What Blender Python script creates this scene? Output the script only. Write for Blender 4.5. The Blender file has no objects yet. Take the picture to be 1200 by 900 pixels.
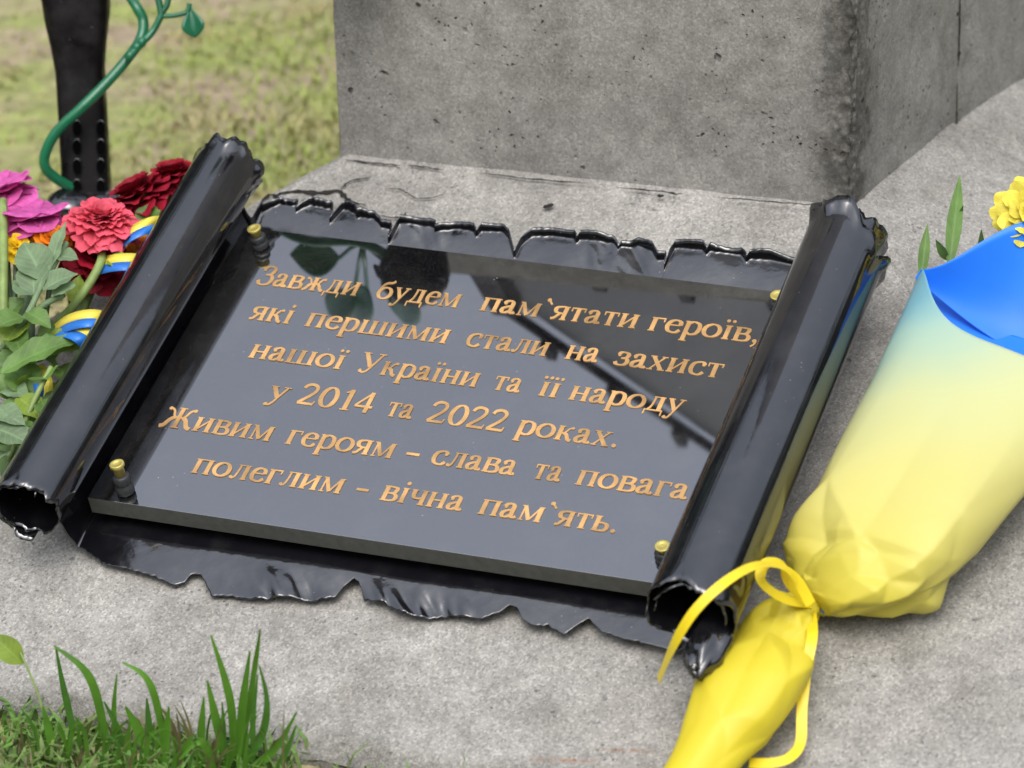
import bpy, bmesh, math, random
from mathutils import Vector, Matrix, noise
random.seed(7)
PI = math.pi
scene = bpy.context.scene
COL = scene.collection

# ------------------------------------------------------------------ camera
CAM = Vector((0.05651356, -3.13614056, 1.31325791))
FPX = 4556.72                       # focal length in pixels of a 1200 px wide frame
p_, r_ = math.radians(22.804), math.radians(-1.23457)
F = Vector((0, math.cos(p_), -math.sin(p_)))
R0 = Vector((1, 0, 0)); U0 = R0.cross(F)
RT = R0*math.cos(r_) + U0*math.sin(r_)
UP = -R0*math.sin(r_) + U0*math.cos(r_)
cd = bpy.data.cameras.new('camera'); co = bpy.data.objects.new('camera', cd); COL.objects.link(co)
m3 = Matrix((RT, UP, -F)).transposed()
co.matrix_world = Matrix.Translation(CAM) @ m3.to_4x4()
cd.sensor_width = 36; cd.lens = FPX/1200*36
cd.clip_start = 0.05; cd.clip_end = 1000
cd.dof.use_dof = True; cd.dof.focus_distance = 3.40; cd.dof.aperture_fstop = 6.3
scene.camera = co

# ------------------------------------------------------------------ world, sun, exposure
SUN_EL, SUN_AZ = math.radians(58), math.radians(-172)    # azimuth from +Y, to the left of the camera
w = bpy.data.worlds.new('World'); scene.world = w; w.use_nodes = True
nt = w.node_tree; bg = nt.nodes['Background']
sky = nt.nodes.new('ShaderNodeTexSky'); sky.sky_type = 'NISHITA'; sky.sun_disc = False
sky.sun_elevation = SUN_EL; sky.sun_rotation = SUN_AZ
sky.air_density = 1.0; sky.dust_density = 2.5; sky.ozone_density = 1.0
hs = nt.nodes.new('ShaderNodeHueSaturation'); hs.inputs['Saturation'].default_value = 0.42
# overcast: brightest overhead, a third of that at the horizon
tcw = nt.nodes.new('ShaderNodeTexCoord'); sep = nt.nodes.new('ShaderNodeSeparateXYZ'); nt.links.new(tcw.outputs['Generated'], sep.inputs[0])
mr = nt.nodes.new('ShaderNodeMapRange'); mr.inputs['From Min'].default_value = 0; mr.inputs['From Max'].default_value = 1
mr.inputs['To Min'].default_value = 0.8; mr.inputs['To Max'].default_value = 2.5
nt.links.new(sep.outputs['Z'], mr.inputs['Value'])
vm = nt.nodes.new('ShaderNodeVectorMath'); vm.operation = 'SCALE'
nt.links.new(sky.outputs[0], hs.inputs['Color']); nt.links.new(hs.outputs[0], vm.inputs[0]); nt.links.new(mr.outputs[0], vm.inputs['Scale'])
nt.links.new(vm.outputs[0], bg.inputs['Color'])
bg.inputs['Strength'].default_value = 0.15
sd = bpy.data.lights.new('sun', 'SUN'); sd.energy = 0.6; sd.angle = math.radians(35); sd.color = (1, 0.96, 0.9)
so = bpy.data.objects.new('sun', sd); COL.objects.link(so)
sdir = Vector((math.sin(SUN_AZ)*math.cos(SUN_EL), math.cos(SUN_AZ)*math.cos(SUN_EL), math.sin(SUN_EL)))
so.rotation_euler = sdir.to_track_quat('Z', 'Y').to_euler(); so.location = sdir*6
scene.view_settings.view_transform = 'Standard'; scene.view_settings.look = 'None'
scene.view_settings.exposure = 0.25; scene.view_settings.gamma = 1

# ------------------------------------------------------------------ the tilted frame of the plaque
EX = Vector((0.92820805, -0.37206157, 0))
EV = Vector((0.34676826, 0.86510706, 0.36241074))
EN = Vector((-0.13483911, -0.33639257, 0.93201848))
N0 = Vector((-0.37206157, -0.92820805, 0))               # outward normal of the pillar's front
def S(u, v, w=0.0): return EX*u + EV*v + EN*w
def ray(x, y): return F + RT*((x-600)/FPX) - UP*((y-450)/FPX)
def hit(x, y, P, N):
    d = ray(x, y); return CAM + d*((P-CAM).dot(N)/d.dot(N))
def onS(x, y, w=-0.05): return hit(x, y, EN*w, EN)
def uv(x, y, w=-0.05):
    P = onS(x, y, w); return P.dot(EX), P.dot(EV)
def onZ(x, y, z): return hit(x, y, Vector((0, 0, z)), Vector((0, 0, 1)))
def onD(x, y, d): return CAM + ray(x, y)*d
def lerp(a, b, t): return a + (b-a)*t
def nz(p, s=1.0, o=0.0): return noise.noise(Vector((p[0]*s+o, p[1]*s+o*1.7, p[2]*s-o)))
def smooth(a, b, x):
    t = min(1, max(0, (x-a)/(b-a))); return t*t*(3-2*t)

# ------------------------------------------------------------------ object helpers
def tag(o, label=None, cat=None, group=None, kind=None):
    if label: o['label'] = label
    if cat: o['category'] = cat
    if group: o['group'] = group
    if kind: o['kind'] = kind
    return o
def thing(name, label, cat, loc=(0, 0, 0), group=None):
    o = bpy.data.objects.new(name, None); COL.objects.link(o); o.location = loc
    o.empty_display_size = 0.02
    return tag(o, label, cat, group)
class MB:
    def __init__(s): s.v = []; s.f = []; s.m = []; s.a = {}
    def add(s, vs, fs, mi=0):
        n = len(s.v); s.v += [Vector(v) for v in vs]; s.f += [tuple(i+n for i in f) for f in fs]; s.m += [mi]*len(fs)
    def grid(s, fn, nu, nv, close_u=False, mi=0):
        vs = [fn(i/nu, j/nv) for j in range(nv+1) for i in range(nu + (0 if close_u else 1))]
        k0 = len(s.v)
        for q in range(len(vs)): s.a[k0+q] = ((q % (nu + (0 if close_u else 1)))/nu, (q // (nu + (0 if close_u else 1)))/nv, 0)
        w = nu if close_u else nu+1
        fs = []
        for j in range(nv):
            for i in range(nu):
                a = j*w+i; b = j*w+(i+1) % w
                fs.append((a, b, b+w, a+w))
        s.add(vs, fs, mi)
    def tube(s, pts, rad, n=10, mi=0, caps=True):
        pts = [Vector(p) for p in pts]
        if not isinstance(rad, (list, tuple)): rad = [rad]*len(pts)
        ref = None; vs = []
        for i, p in enumerate(pts):
            t = (pts[min(i+1, len(pts)-1)] - pts[max(i-1, 0)]).normalized()
            if ref is None: ref = t.orthogonal().normalized()
            ref = (ref - t*ref.dot(t)).normalized(); b = t.cross(ref)
            for k in range(n):
                a = 2*PI*k/n; vs.append(p + (ref*math.cos(a)+b*math.sin(a))*rad[i])
        fs = [(i*n+k, i*n+(k+1) % n, (i+1)*n+(k+1) % n, (i+1)*n+k) for i in range(len(pts)-1) for k in range(n)]
        if caps: fs += [tuple(range(n-1, -1, -1)), tuple((len(pts)-1)*n+k for k in range(n))]
        s.add(vs, fs, mi)
    def lathe(s, prof, origin, axis, n=20, mi=0, capb=True, capt=True):
        axis = Vector(axis).normalized(); e1 = axis.orthogonal().normalized(); e2 = axis.cross(e1); origin = Vector(origin)
        vs = [origin + axis*h + (e1*math.cos(2*PI*k/n)+e2*math.sin(2*PI*k/n))*r for r, h in prof for k in range(n)]
        m = len(prof)
        fs = [(i*n+k, i*n+(k+1) % n, (i+1)*n+(k+1) % n, (i+1)*n+k) for i in range(m-1) for k in range(n)]
        if capb: fs.append(tuple(range(n-1, -1, -1)))
        if capt: fs.append(tuple((m-1)*n+k for k in range(n)))
        s.add(vs, fs, mi)
    def box(s, c, hx, hy, hz, ax=None, mi=0):
        ax = ax or (Vector((1, 0, 0)), Vector((0, 1, 0)), Vector((0, 0, 1))); c = Vector(c)
        vs = [c + ax[0]*hx*i + ax[1]*hy*j + ax[2]*hz*k for k in (-1, 1) for j in (-1, 1) for i in (-1, 1)]
        s.add(vs, [(0, 2, 3, 1), (4, 5, 7, 6), (0, 1, 5, 4), (2, 6, 7, 3), (0, 4, 6, 2), (1, 3, 7, 5)], mi)
    def build(s, name, mats, parent=None, sm=True, solid=0, bevel=0, sub=0, offset=-1):
        me = bpy.data.meshes.new(name)
        org = Vector((0, 0, 0))
        if parent is not None:
            pr = parent
            while pr is not None: org = org + pr.location; pr = pr.parent
            loc = Vector((0, 0, 0))
        else:
            xs = [v.x for v in s.v]; ys = [v.y for v in s.v]; zs = [v.z for v in s.v]
            org = Vector(((min(xs)+max(xs))/2, (min(ys)+max(ys))/2, min(zs))); loc = org
        me.from_pydata([v-org for v in s.v], [], s.f)
        if not isinstance(mats, (list, tuple)): mats = [mats]
        for m in mats: me.materials.append(m)
        me.polygons.foreach_set('material_index', s.m)
        me.polygons.foreach_set('use_smooth', [sm]*len(s.f))
        if s.a:
            at = me.attributes.new('puv', 'FLOAT_VECTOR', 'POINT')
            at.data.foreach_set('vector', [c for q in range(len(s.v)) for c in s.a.get(q, (0.5, 0.5, 0))])
        me.update()
        o = bpy.data.objects.new(name, me); COL.objects.link(o); o.location = loc
        if parent is not None: o.parent = parent
        if bevel:
            b = o.modifiers.new('bevel', 'BEVEL'); b.width = bevel; b.segments = 2; b.limit_method = 'ANGLE'; b.angle_limit = math.radians(40)
        if solid:
            q = o.modifiers.new('solid', 'SOLIDIFY'); q.thickness = solid; q.offset = offset
        if sub:
            q = o.modifiers.new('sub', 'SUBSURF'); q.levels = sub; q.render_levels = sub
        return o
def catmull(P, n=8):
    P = [Vector(p) for p in P]; out = []
    for i in range(len(P)-1):
        a = P[max(i-1, 0)]; b = P[i]; c = P[i+1]; d = P[min(i+2, len(P)-1)]
        for k in range(n):
            t = k/n
            out.append(0.5*((2*b)+(c-a)*t+(2*a-5*b+4*c-d)*t*t+(-a+3*b-3*c+d)*t*t*t))
    out.append(P[-1]); return out

# ------------------------------------------------------------------ materials
def mat(name):
    m = bpy.data.materials.new(name); m.use_nodes = True
    t = m.node_tree; return m, t, t.nodes['Principled BSDF']
def node(t, kind, **kw):
    n = t.nodes.new(kind)
    for k, v in kw.items():
        if k in n.inputs: n.inputs[k].default_value = v
        else: setattr(n, k, v)
    return n
def coords(t, kind='Object'):
    return node(t, 'ShaderNodeTexCoord').outputs[kind]
def noise_n(t, vec, scale, detail=4, rough=0.55):
    n = node(t, 'ShaderNodeTexNoise'); n.inputs['Scale'].default_value = scale
    n.inputs['Detail'].default_value = detail; n.inputs['Roughness'].default_value = rough
    t.links.new(vec, n.inputs['Vector']); return n.outputs['Fac']
def vor_n(t, vec, scale):
    n = node(t, 'ShaderNodeTexVoronoi'); n.inputs['Scale'].default_value = scale
    t.links.new(vec, n.inputs['Vector']); return n
def ramp(t, fac, stops):
    r = node(t, 'ShaderNodeValToRGB'); e = r.color_ramp.elements
    while len(e) < len(stops): e.new(0.5)
    for el, (p, c) in zip(e, stops):
        el.position = p; el.color = (c, c, c, 1) if not isinstance(c, (tuple, list)) else (*c, 1)
    t.links.new(fac, r.inputs[0]); return r.outputs['Color']
def mix(t, a, b, fac, mode='MIX'):
    n = node(t, 'ShaderNodeMix'); n.data_type = 'RGBA'; n.blend_type = mode
    for s, v in ((n.inputs[6], a), (n.inputs[7], b), (n.inputs[0], fac)):
        if hasattr(v, 'links'): t.links.new(v, s)
        elif isinstance(v, (tuple, list)): s.default_value = (*v, 1)
        else: s.default_value = v
    return n.outputs[2]
def math_n(t, op, a, b=0.0):
    n = node(t, 'ShaderNodeMath'); n.operation = op
    for s, v in ((n.inputs[0], a), (n.inputs[1], b)):
        if hasattr(v, 'links'): t.links.new(v, s)
        else: s.default_value = v
    return n.outputs[0]
def bump(t, bs, h, strength, dist, prev=None):
    b = node(t, 'ShaderNodeBump'); b.inputs['Strength'].default_value = strength; b.inputs['Distance'].default_value = dist
    t.links.new(h, b.inputs['Height'])
    if prev is not None: t.links.new(prev, b.inputs['Normal'])
    if bs is not None: t.links.new(b.outputs[0], bs.inputs['Normal'])
    return b.outputs[0]

def concrete(name, c_lo, c_hi, grain=0.5, pits=0.5, edge=None, rust=None):
    m, t, b = mat(name); v = coords(t)
    big = noise_n(t, v, 5, 6, 0.6); med = noise_n(t, v, 38, 5, 0.6); fine = noise_n(t, v, 620, 2, 0.6)
    col = mix(t, c_lo, c_hi, ramp(t, big, [(0.35, 0.0), (0.68, 1.0)]))
    col = mix(t, col, ramp(t, med, [(0.3, 0.72), (0.7, 1.2)]), 0.75, 'MULTIPLY')
    mp = node(t, 'ShaderNodeMapping'); mp.inputs['Scale'].default_value = (1.0, 1.0, 0.28); t.links.new(v, mp.inputs['Vector'])
    col = mix(t, col, ramp(t, noise_n(t, mp.outputs[0], 11, 6, 0.65), [(0.34, (0.70, 0.69, 0.66)), (0.50, (1.0, 1.0, 1.0)), (0.72, (1.10, 1.09, 1.07))]), 0.42, 'MULTIPLY')
    sp = vor_n(t, v, 480)
    col = mix(t, col, ramp(t, fine, [(0.34, 0.55), (0.46, 0.95), (0.56, 1.04), (0.68, 1.35)]), grain, 'MULTIPLY')
    col = mix(t, col, ramp(t, sp.outputs['Color'], [(0.18, 0.40), (0.36, 0.95), (0.64, 1.05), (0.82, 1.75)]), grain, 'MULTIPLY')
    # pores: sparse dark holes
    warp = node(t, 'ShaderNodeVectorMath'); warp.operation = 'ADD'
    nn = node(t, 'ShaderNodeTexNoise'); nn.inputs['Scale'].default_value = 60; t.links.new(v, nn.inputs['Vector'])
    sc = node(t, 'ShaderNodeVectorMath'); sc.operation = 'SCALE'; sc.inputs['Scale'].default_value = 0.012
    t.links.new(nn.outputs['Color'], sc.inputs[0]); t.links.new(v, warp.inputs[0]); t.links.new(sc.outputs[0], warp.inputs[1])
    pv = vor_n(t, warp.outputs[0], 46); pv.inputs['Randomness'].default_value = 1
    gate = ramp(t, noise_n(t, v, 17, 3), [(0.50, 0.0), (0.60, 1.0)])
    hole = ramp(t, pv.outputs['Distance'], [(0.06, 1.0), (0.15, 0.0)])
    pv2 = vor_n(t, warp.outputs[0], 120)
    hole2 = ramp(t, pv2.outputs['Distance'], [(0.09, 1.0), (0.2, 0.0)])
    gate2 = ramp(t, noise_n(t, v, 23, 3), [(0.52, 0.0), (0.6, 1.0)])
    ho = math_n(t, 'MAXIMUM', math_n(t, 'MULTIPLY', hole, gate), math_n(t, 'MULTIPLY', hole2, gate2))
    ho = math_n(t, 'MULTIPLY', ho, pits)
    col = mix(t, col, (0.045, 0.042, 0.04), ho)
    if edge:      # broken, dirty arris where the aggregate shows: (point, direction along which it fades, width)
        P, dv, wd = edge
        g = node(t, 'ShaderNodeNewGeometry'); d = node(t, 'ShaderNodeVectorMath'); d.operation = 'SUBTRACT'
        t.links.new(g.outputs['Position'], d.inputs[0]); d.inputs[1].default_value = P
        fl = node(t, 'ShaderNodeVectorMath'); fl.operation = 'MULTIPLY'; t.links.new(d.outputs[0], fl.inputs[0]); fl.inputs[1].default_value = (1, 1, 0)
        e = node(t, 'ShaderNodeVectorMath'); e.operation = 'LENGTH'
        t.links.new(fl.outputs[0], e.inputs[0])
        dist = math_n(t, 'ADD', e.outputs['Value'], math_n(t, 'MULTIPLY', math_n(t, 'SUBTRACT', noise_n(t, v, 26, 6, 0.75), 0.5), 0.085))
        fac = ramp(t, math_n(t, 'DIVIDE', dist, wd), [(0.0, 1.0), (0.35, 0.85), (0.55, 0.35), (1.0, 0.0)])
        agg = vor_n(t, v, 210)
        stain = mix(t, ramp(t, noise_n(t, v, 120, 6, 0.75), [(0.38, (0.010, 0.010, 0.009)), (0.52, (0.07, 0.066, 0.058)), (0.66, (0.24, 0.23, 0.21))]), (0.06, 0.056, 0.048), 0.3)
        col = mix(t, col, stain, math_n(t, 'MULTIPLY', fac, 0.85))
    if rust:      # a rusty streak left on the slab: centre, half length along EX, half width along EV
        g = node(t, 'ShaderNodeNewGeometry')
        def along(dv, off):
            e = node(t, 'ShaderNodeVectorMath'); e.operation = 'DOT_PRODUCT'; t.links.new(g.outputs['Position'], e.inputs[0]); e.inputs[1].default_value = tuple(dv)
            return math_n(t, 'ABSOLUTE', math_n(t, 'SUBTRACT', e.outputs['Value'], off))
        for (cu, cv, hu, hv) in rust:
            a1 = ramp(t, along(EX+EV*0.16, cu), [(hu*0.6, 1.0), (hu, 0.0)]); a2 = ramp(t, math_n(t, 'MULTIPLY', along(EV-EX*0.16, cv), 10), [(0.0, 1.0), (hv*10, 0.0)])
            rf = math_n(t, 'MULTIPLY', math_n(t, 'MULTIPLY', a1, a2), ramp(t, noise_n(t, v, 70, 4, 0.7), [(0.42, 0.0), (0.62, 0.8)]))
            col = mix(t, col, (0.25, 0.115, 0.05), rf)
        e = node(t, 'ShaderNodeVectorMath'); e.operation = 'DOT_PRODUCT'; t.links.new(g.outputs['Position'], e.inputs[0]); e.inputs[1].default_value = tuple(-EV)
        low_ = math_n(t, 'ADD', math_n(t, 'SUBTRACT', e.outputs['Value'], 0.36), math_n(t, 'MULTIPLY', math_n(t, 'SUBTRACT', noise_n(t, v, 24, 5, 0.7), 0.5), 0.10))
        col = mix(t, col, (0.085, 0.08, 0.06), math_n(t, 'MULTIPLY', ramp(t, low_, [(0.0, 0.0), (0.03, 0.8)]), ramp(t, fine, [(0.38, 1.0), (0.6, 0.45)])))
    t.links.new(col, b.inputs['Base Color']); b.inputs['Roughness'].default_value = 0.92; b.inputs['Specular IOR Level'].default_value = 0.25
    n1 = bump(t, None, fine, 0.3, 0.0010); n2 = bump(t, None, med, 0.45, 0.003, n1)
    bump(t, b, math_n(t, 'SUBTRACT', 1.0, ho), 0.8, 0.004, n2)
    return m

def glossy_black(name, base=(0.006, 0.006, 0.008), rough=0.075, ior=1.9, wob=0.05, wscale=14):
    m, t, b = mat(name); v = coords(t)
    b.inputs['Base Color'].default_value = (*base, 1); b.inputs['IOR'].default_value = ior
    du = ramp(t, noise_n(t, v, 26, 6, 0.72), [(0.48, 0.0), (0.78, 0.045)]); spg = math_n(t, 'MULTIPLY', ramp(t, vor_n(t, v, 170).outputs['Distance'], [(0.05, 1.0), (0.12, 0.0)]), ramp(t, noise_n(t, v, 50, 2), [(0.58, 0.0), (0.64, 0.4)]))
    t.links.new(mix(t, mix(t, base, (0.33, 0.32, 0.30), du), (0.36, 0.35, 0.33), spg), b.inputs['Base Color'])
    n = noise_n(t, v, wscale, 3, 0.5); n2 = noise_n(t, v, 160, 3, 0.6)
    nb = bump(t, None, n, wob, 0.004); bump(t, b, n2, 0.025, 0.001, nb)
    rr = ramp(t, noise_n(t, v, 45, 4), [(0.35, rough*0.7), (0.75, rough*2.2)])
    t.links.new(rr, b.inputs['Roughness']); return m
M = {}
M['paint'] = glossy_black('black_gloss_paint')
M['paint_tab'] = glossy_black('black_gloss_paint_torn', rough=0.12, ior=1.95, wob=0.2, wscale=45)
M['post'] = glossy_black('black_post_paint', base=(0.004, 0.003, 0.003), rough=0.32, ior=1.22)

def granite():
    m, t, b = mat('polished_black_granite'); v = coords(t)
    f = noise_n(t, v, 700, 2, 0.7)
    t.links.new(mix(t, (0.004, 0.004, 0.0045), (0.03, 0.03, 0.032), ramp(t, f, [(0.5, 0), (0.8, 1)])), b.inputs['Base Color'])
    du = ramp(t, noise_n(t, v, 14, 6, 0.7), [(0.5, 0.0), (0.8, 0.05)]); spk = ramp(t, vor_n(t, v, 130).outputs['Distance'], [(0.05, 1.0), (0.11, 0.0)])
    spg = math_n(t, 'MULTIPLY', spk, ramp(t, noise_n(t, v, 60, 2), [(0.60, 0.0), (0.66, 0.5)]))
    base = b.inputs['Base Color'].links[0].from_socket
    t.links.new(mix(t, mix(t, base, (0.35, 0.34, 0.32), du), (0.4, 0.39, 0.36), spg), b.inputs['Base Color'])
    b.inputs['IOR'].default_value = 3.0
    rr = ramp(t, noise_n(t, v, 30, 5), [(0.3, 0.012), (0.8, 0.05)]); t.links.new(rr, b.inputs['Roughness'])
    bump(t, b, noise_n(t, v, 6, 2), 0.02, 0.002)
    return m
M['granite'] = granite()
def plain(name, col, rough=0.6, var=0.25, scale=60, spec=0.4, metallic=0, bumpy=0.2, trans=0, sss=0, kind=None):
    m, t, b = mat(name); v = coords(t)
    n = noise_n(t, v, scale, 4)
    lo = tuple(c*(1-var) for c in col); hi = tuple(min(1, c*(1+var)) for c in col)
    colr = mix(t, lo, hi, ramp(t, n, [(0.3, 0.0), (0.7, 1.0)]))
    if kind:
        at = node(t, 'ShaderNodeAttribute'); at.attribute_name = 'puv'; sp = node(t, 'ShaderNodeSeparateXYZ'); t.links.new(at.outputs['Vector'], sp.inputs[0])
        sx = math_n(t, 'ABSOLUTE', math_n(t, 'SUBTRACT', math_n(t, 'MULTIPLY', sp.outputs['X'], 2.0), 1.0))
        gi = node(t, 'ShaderNodeNewGeometry'); oi = node(t, 'ShaderNodeObjectInfo')
        rv = math_n(t, 'ADD', math_n(t, 'MULTIPLY', gi.outputs['Random Per Island'], 0.5), math_n(t, 'MULTIPLY', oi.outputs['Random'], 0.5))
        colr = mix(t, colr, ramp(t, rv, [(0.1, 0.68), (0.9, 1.35)]), 0.9, 'MULTIPLY')
        if kind == 'leaf':
            rib = ramp(t, sx, [(0.0, 1.0), (0.10, 0.0)])
            ph = math_n(t, 'SINE', math_n(t, 'MULTIPLY', math_n(t, 'SUBTRACT', math_n(t, 'MULTIPLY', sp.outputs['Y'], 8.0), math_n(t, 'MULTIPLY', sx, 1.6)), 6.283))
            side = ramp(t, ph, [(0.80, 0.0), (1.0, 0.55)])
            colr = mix(t, colr, tuple(min(1, c*1.7+0.03) for c in col), math_n(t, 'MULTIPLY', math_n(t, 'MAXIMUM', rib, side), 0.5))
        else:
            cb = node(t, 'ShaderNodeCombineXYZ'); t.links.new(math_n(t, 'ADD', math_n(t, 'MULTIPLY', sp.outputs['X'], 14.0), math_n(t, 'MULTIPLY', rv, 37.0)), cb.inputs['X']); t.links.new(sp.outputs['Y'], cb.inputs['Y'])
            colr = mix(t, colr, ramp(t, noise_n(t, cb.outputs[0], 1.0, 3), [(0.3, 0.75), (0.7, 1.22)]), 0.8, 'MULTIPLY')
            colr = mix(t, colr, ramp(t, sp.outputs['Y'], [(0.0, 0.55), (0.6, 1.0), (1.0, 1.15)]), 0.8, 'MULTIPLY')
    t.links.new(colr, b.inputs['Base Color'])
    b.inputs['Roughness'].default_value = rough; b.inputs['Specular IOR Level'].default_value = spec; b.inputs['Metallic'].default_value = metallic
    if bumpy: bump(t, b, n, bumpy, 0.002)
    if sss:
        b.inputs['Subsurface Weight'].default_value = sss; b.inputs['Subsurface Radius'].default_value = (0.01, 0.006, 0.003); b.inputs['Subsurface Scale'].default_value = 0.5
    if trans:     # thin leaf or paper: part of the light comes through
        tr = node(t, 'ShaderNodeBsdfTranslucent'); tr.inputs['Color'].default_value = (*[min(1, c*1.3) for c in col], 1)
        ms = node(t, 'ShaderNodeMixShader'); ms.inputs[0].default_value = trans
        out = t.nodes['Material Output']
        t.links.new(b.outputs[0], ms.inputs[1]); t.links.new(tr.outputs[0], ms.inputs[2]); t.links.new(ms.outputs[0], out.inputs['Surface'])
    return m
M['sawn'] = plain('sawn_granite_edge', (0.085, 0.085, 0.078), 0.6, 0.15, 150)
M['gold'] = plain('copper_gold_lettering_paint', (0.56, 0.32, 0.12), 0.38, 0.38, 35, 0.5, 0.35)
M['hole'] = plain('painted_slot_shade', (0.002, 0.002, 0.002), 0.95, 0.1, 50, 0.02, bumpy=0)  # flat black for the shade inside the post's slots
M['brass'] = plain('brass_cap', (0.55, 0.46, 0.12), 0.35, 0.15, 80, 0.6, 0.5)
M['nut'] = plain('grey_rubber_nut', (0.028, 0.03, 0.032), 0.45, 0.2, 80)
M['darkgap'] = plain('crack_gap_shade', (0.025, 0.023, 0.02), 0.95, 0.3, 90, 0.1)  # dark colour standing for the shade inside gaps
M['steelpanel'] = plain('grey_blue_steel', (0.15, 0.16, 0.185), 0.55, 0.08, 8)
M['green_metal'] = plain('green_enamelled_steel', (0.008, 0.13, 0.055), 0.28, 0.15, 60, 0.6)
M['leaf'] = plain('leaf_green', (0.11, 0.20, 0.045), 0.5, 0.3, 45, 0.4, trans=0.25, kind='leaf')
M['leaf_grey'] = plain('leaf_grey_green', (0.17, 0.25, 0.13), 0.6, 0.25, 60, 0.35, trans=0.2, kind='leaf')
M['leaf_yel'] = plain('leaf_yellow_green', (0.22, 0.31, 0.045), 0.5, 0.3, 50, 0.4, trans=0.3, kind='leaf')
M['stem'] = plain('stem_green', (0.21, 0.29, 0.085), 0.5, 0.2, 70, 0.4)
M['stem_d'] = plain('stem_dark_green', (0.06, 0.10, 0.05), 0.5, 0.2, 70, 0.4)
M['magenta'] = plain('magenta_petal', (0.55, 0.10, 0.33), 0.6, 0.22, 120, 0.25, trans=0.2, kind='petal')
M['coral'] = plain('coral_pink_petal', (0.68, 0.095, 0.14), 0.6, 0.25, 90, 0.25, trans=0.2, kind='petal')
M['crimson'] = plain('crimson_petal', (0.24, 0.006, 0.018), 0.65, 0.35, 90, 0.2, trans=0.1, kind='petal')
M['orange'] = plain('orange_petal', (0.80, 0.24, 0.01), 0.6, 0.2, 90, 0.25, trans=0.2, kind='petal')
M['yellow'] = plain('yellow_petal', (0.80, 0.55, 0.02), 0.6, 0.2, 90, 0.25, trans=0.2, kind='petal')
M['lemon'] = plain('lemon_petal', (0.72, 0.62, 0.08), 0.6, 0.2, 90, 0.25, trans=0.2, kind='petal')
M['rib_y'] = plain('yellow_ribbon', (0.88, 0.74, 0.10), 0.35, 0.06, 40, 0.5, trans=0.15)
M['rib_b'] = plain('blue_ribbon', (0.03, 0.19, 0.62), 0.35, 0.1, 40, 0.5, trans=0.1)
M['tie'] = plain('yellow_tie_ribbon', (0.85, 0.66, 0.02), 0.35, 0.06, 40, 0.5, trans=0.15)
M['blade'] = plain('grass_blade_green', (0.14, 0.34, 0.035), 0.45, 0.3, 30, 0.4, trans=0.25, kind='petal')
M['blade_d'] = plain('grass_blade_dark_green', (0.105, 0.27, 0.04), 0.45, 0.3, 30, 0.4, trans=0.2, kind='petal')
M['straw'] = plain('dry_grass_blade', (0.24, 0.21, 0.09), 0.6, 0.3, 40, 0.3, trans=0.2, kind='petal')
M['pillar'] = concrete('pillar_concrete', (0.23, 0.222, 0.204), (0.30, 0.291, 0.268), 0.32, 1.0)
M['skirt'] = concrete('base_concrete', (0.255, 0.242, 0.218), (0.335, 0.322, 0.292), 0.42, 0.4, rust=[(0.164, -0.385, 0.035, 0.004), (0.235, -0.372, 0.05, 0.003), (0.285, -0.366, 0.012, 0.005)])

def ground_mat():
    m, t, b = mat('lawn_soil'); v = coords(t)
    n = noise_n(t, v, 5, 5, 0.6); n2 = noise_n(t, v, 45, 4, 0.6)
    c = mix(t, (0.31, 0.24, 0.16), (0.25, 0.285, 0.08), ramp(t, n, [(0.4, 0.0), (0.6, 1.0)]))
    c = mix(t, c, ramp(t, n2, [(0.3, 0.5), (0.7, 1.5)]), 0.7, 'MULTIPLY')
    t.links.new(c, b.inputs['Base Color']); b.inputs['Roughness'].default_value = 0.95
    bump(t, b, n2, 0.6, 0.01); return m
M['ground'] = ground_mat()
def grass_mat(c1, c2):
    m, t, b = mat('lawn_grass'); v = coords(t)
    n = noise_n(t, v, 6, 4, 0.6); n2 = noise_n(t, v, 90, 2)
    c = mix(t, c1, c2, ramp(t, n, [(0.38, 0.0), (0.58, 1.0)]))
    c = mix(t, c, ramp(t, n2, [(0.3, 0.65), (0.7, 1.35)]), 0.8, 'MULTIPLY')
    t.links.new(c, b.inputs['Base Color']); b.inputs['Roughness'].default_value = 0.6; return m
M['grass'] = grass_mat((0.40, 0.325, 0.165), (0.31, 0.37, 0.085)); M['grass_front'] = grass_mat((0.13, 0.12, 0.05), (0.10, 0.21, 0.03))

# ================================================================== ground
GZ = -0.205
g = MB()
def gfn(a, b_):
    x = math.copysign(abs(2*a-1)**4, 2*a-1)*250; y = math.copysign(abs(2*b_-1)**4, 2*b_-1)*250
    return (x, y, GZ + 0.008*noise.noise(Vector((x*2, y*2, 0))))
g.grid(gfn, 120, 120)
tag(g.build('ground', M['ground']), kind='structure')

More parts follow.
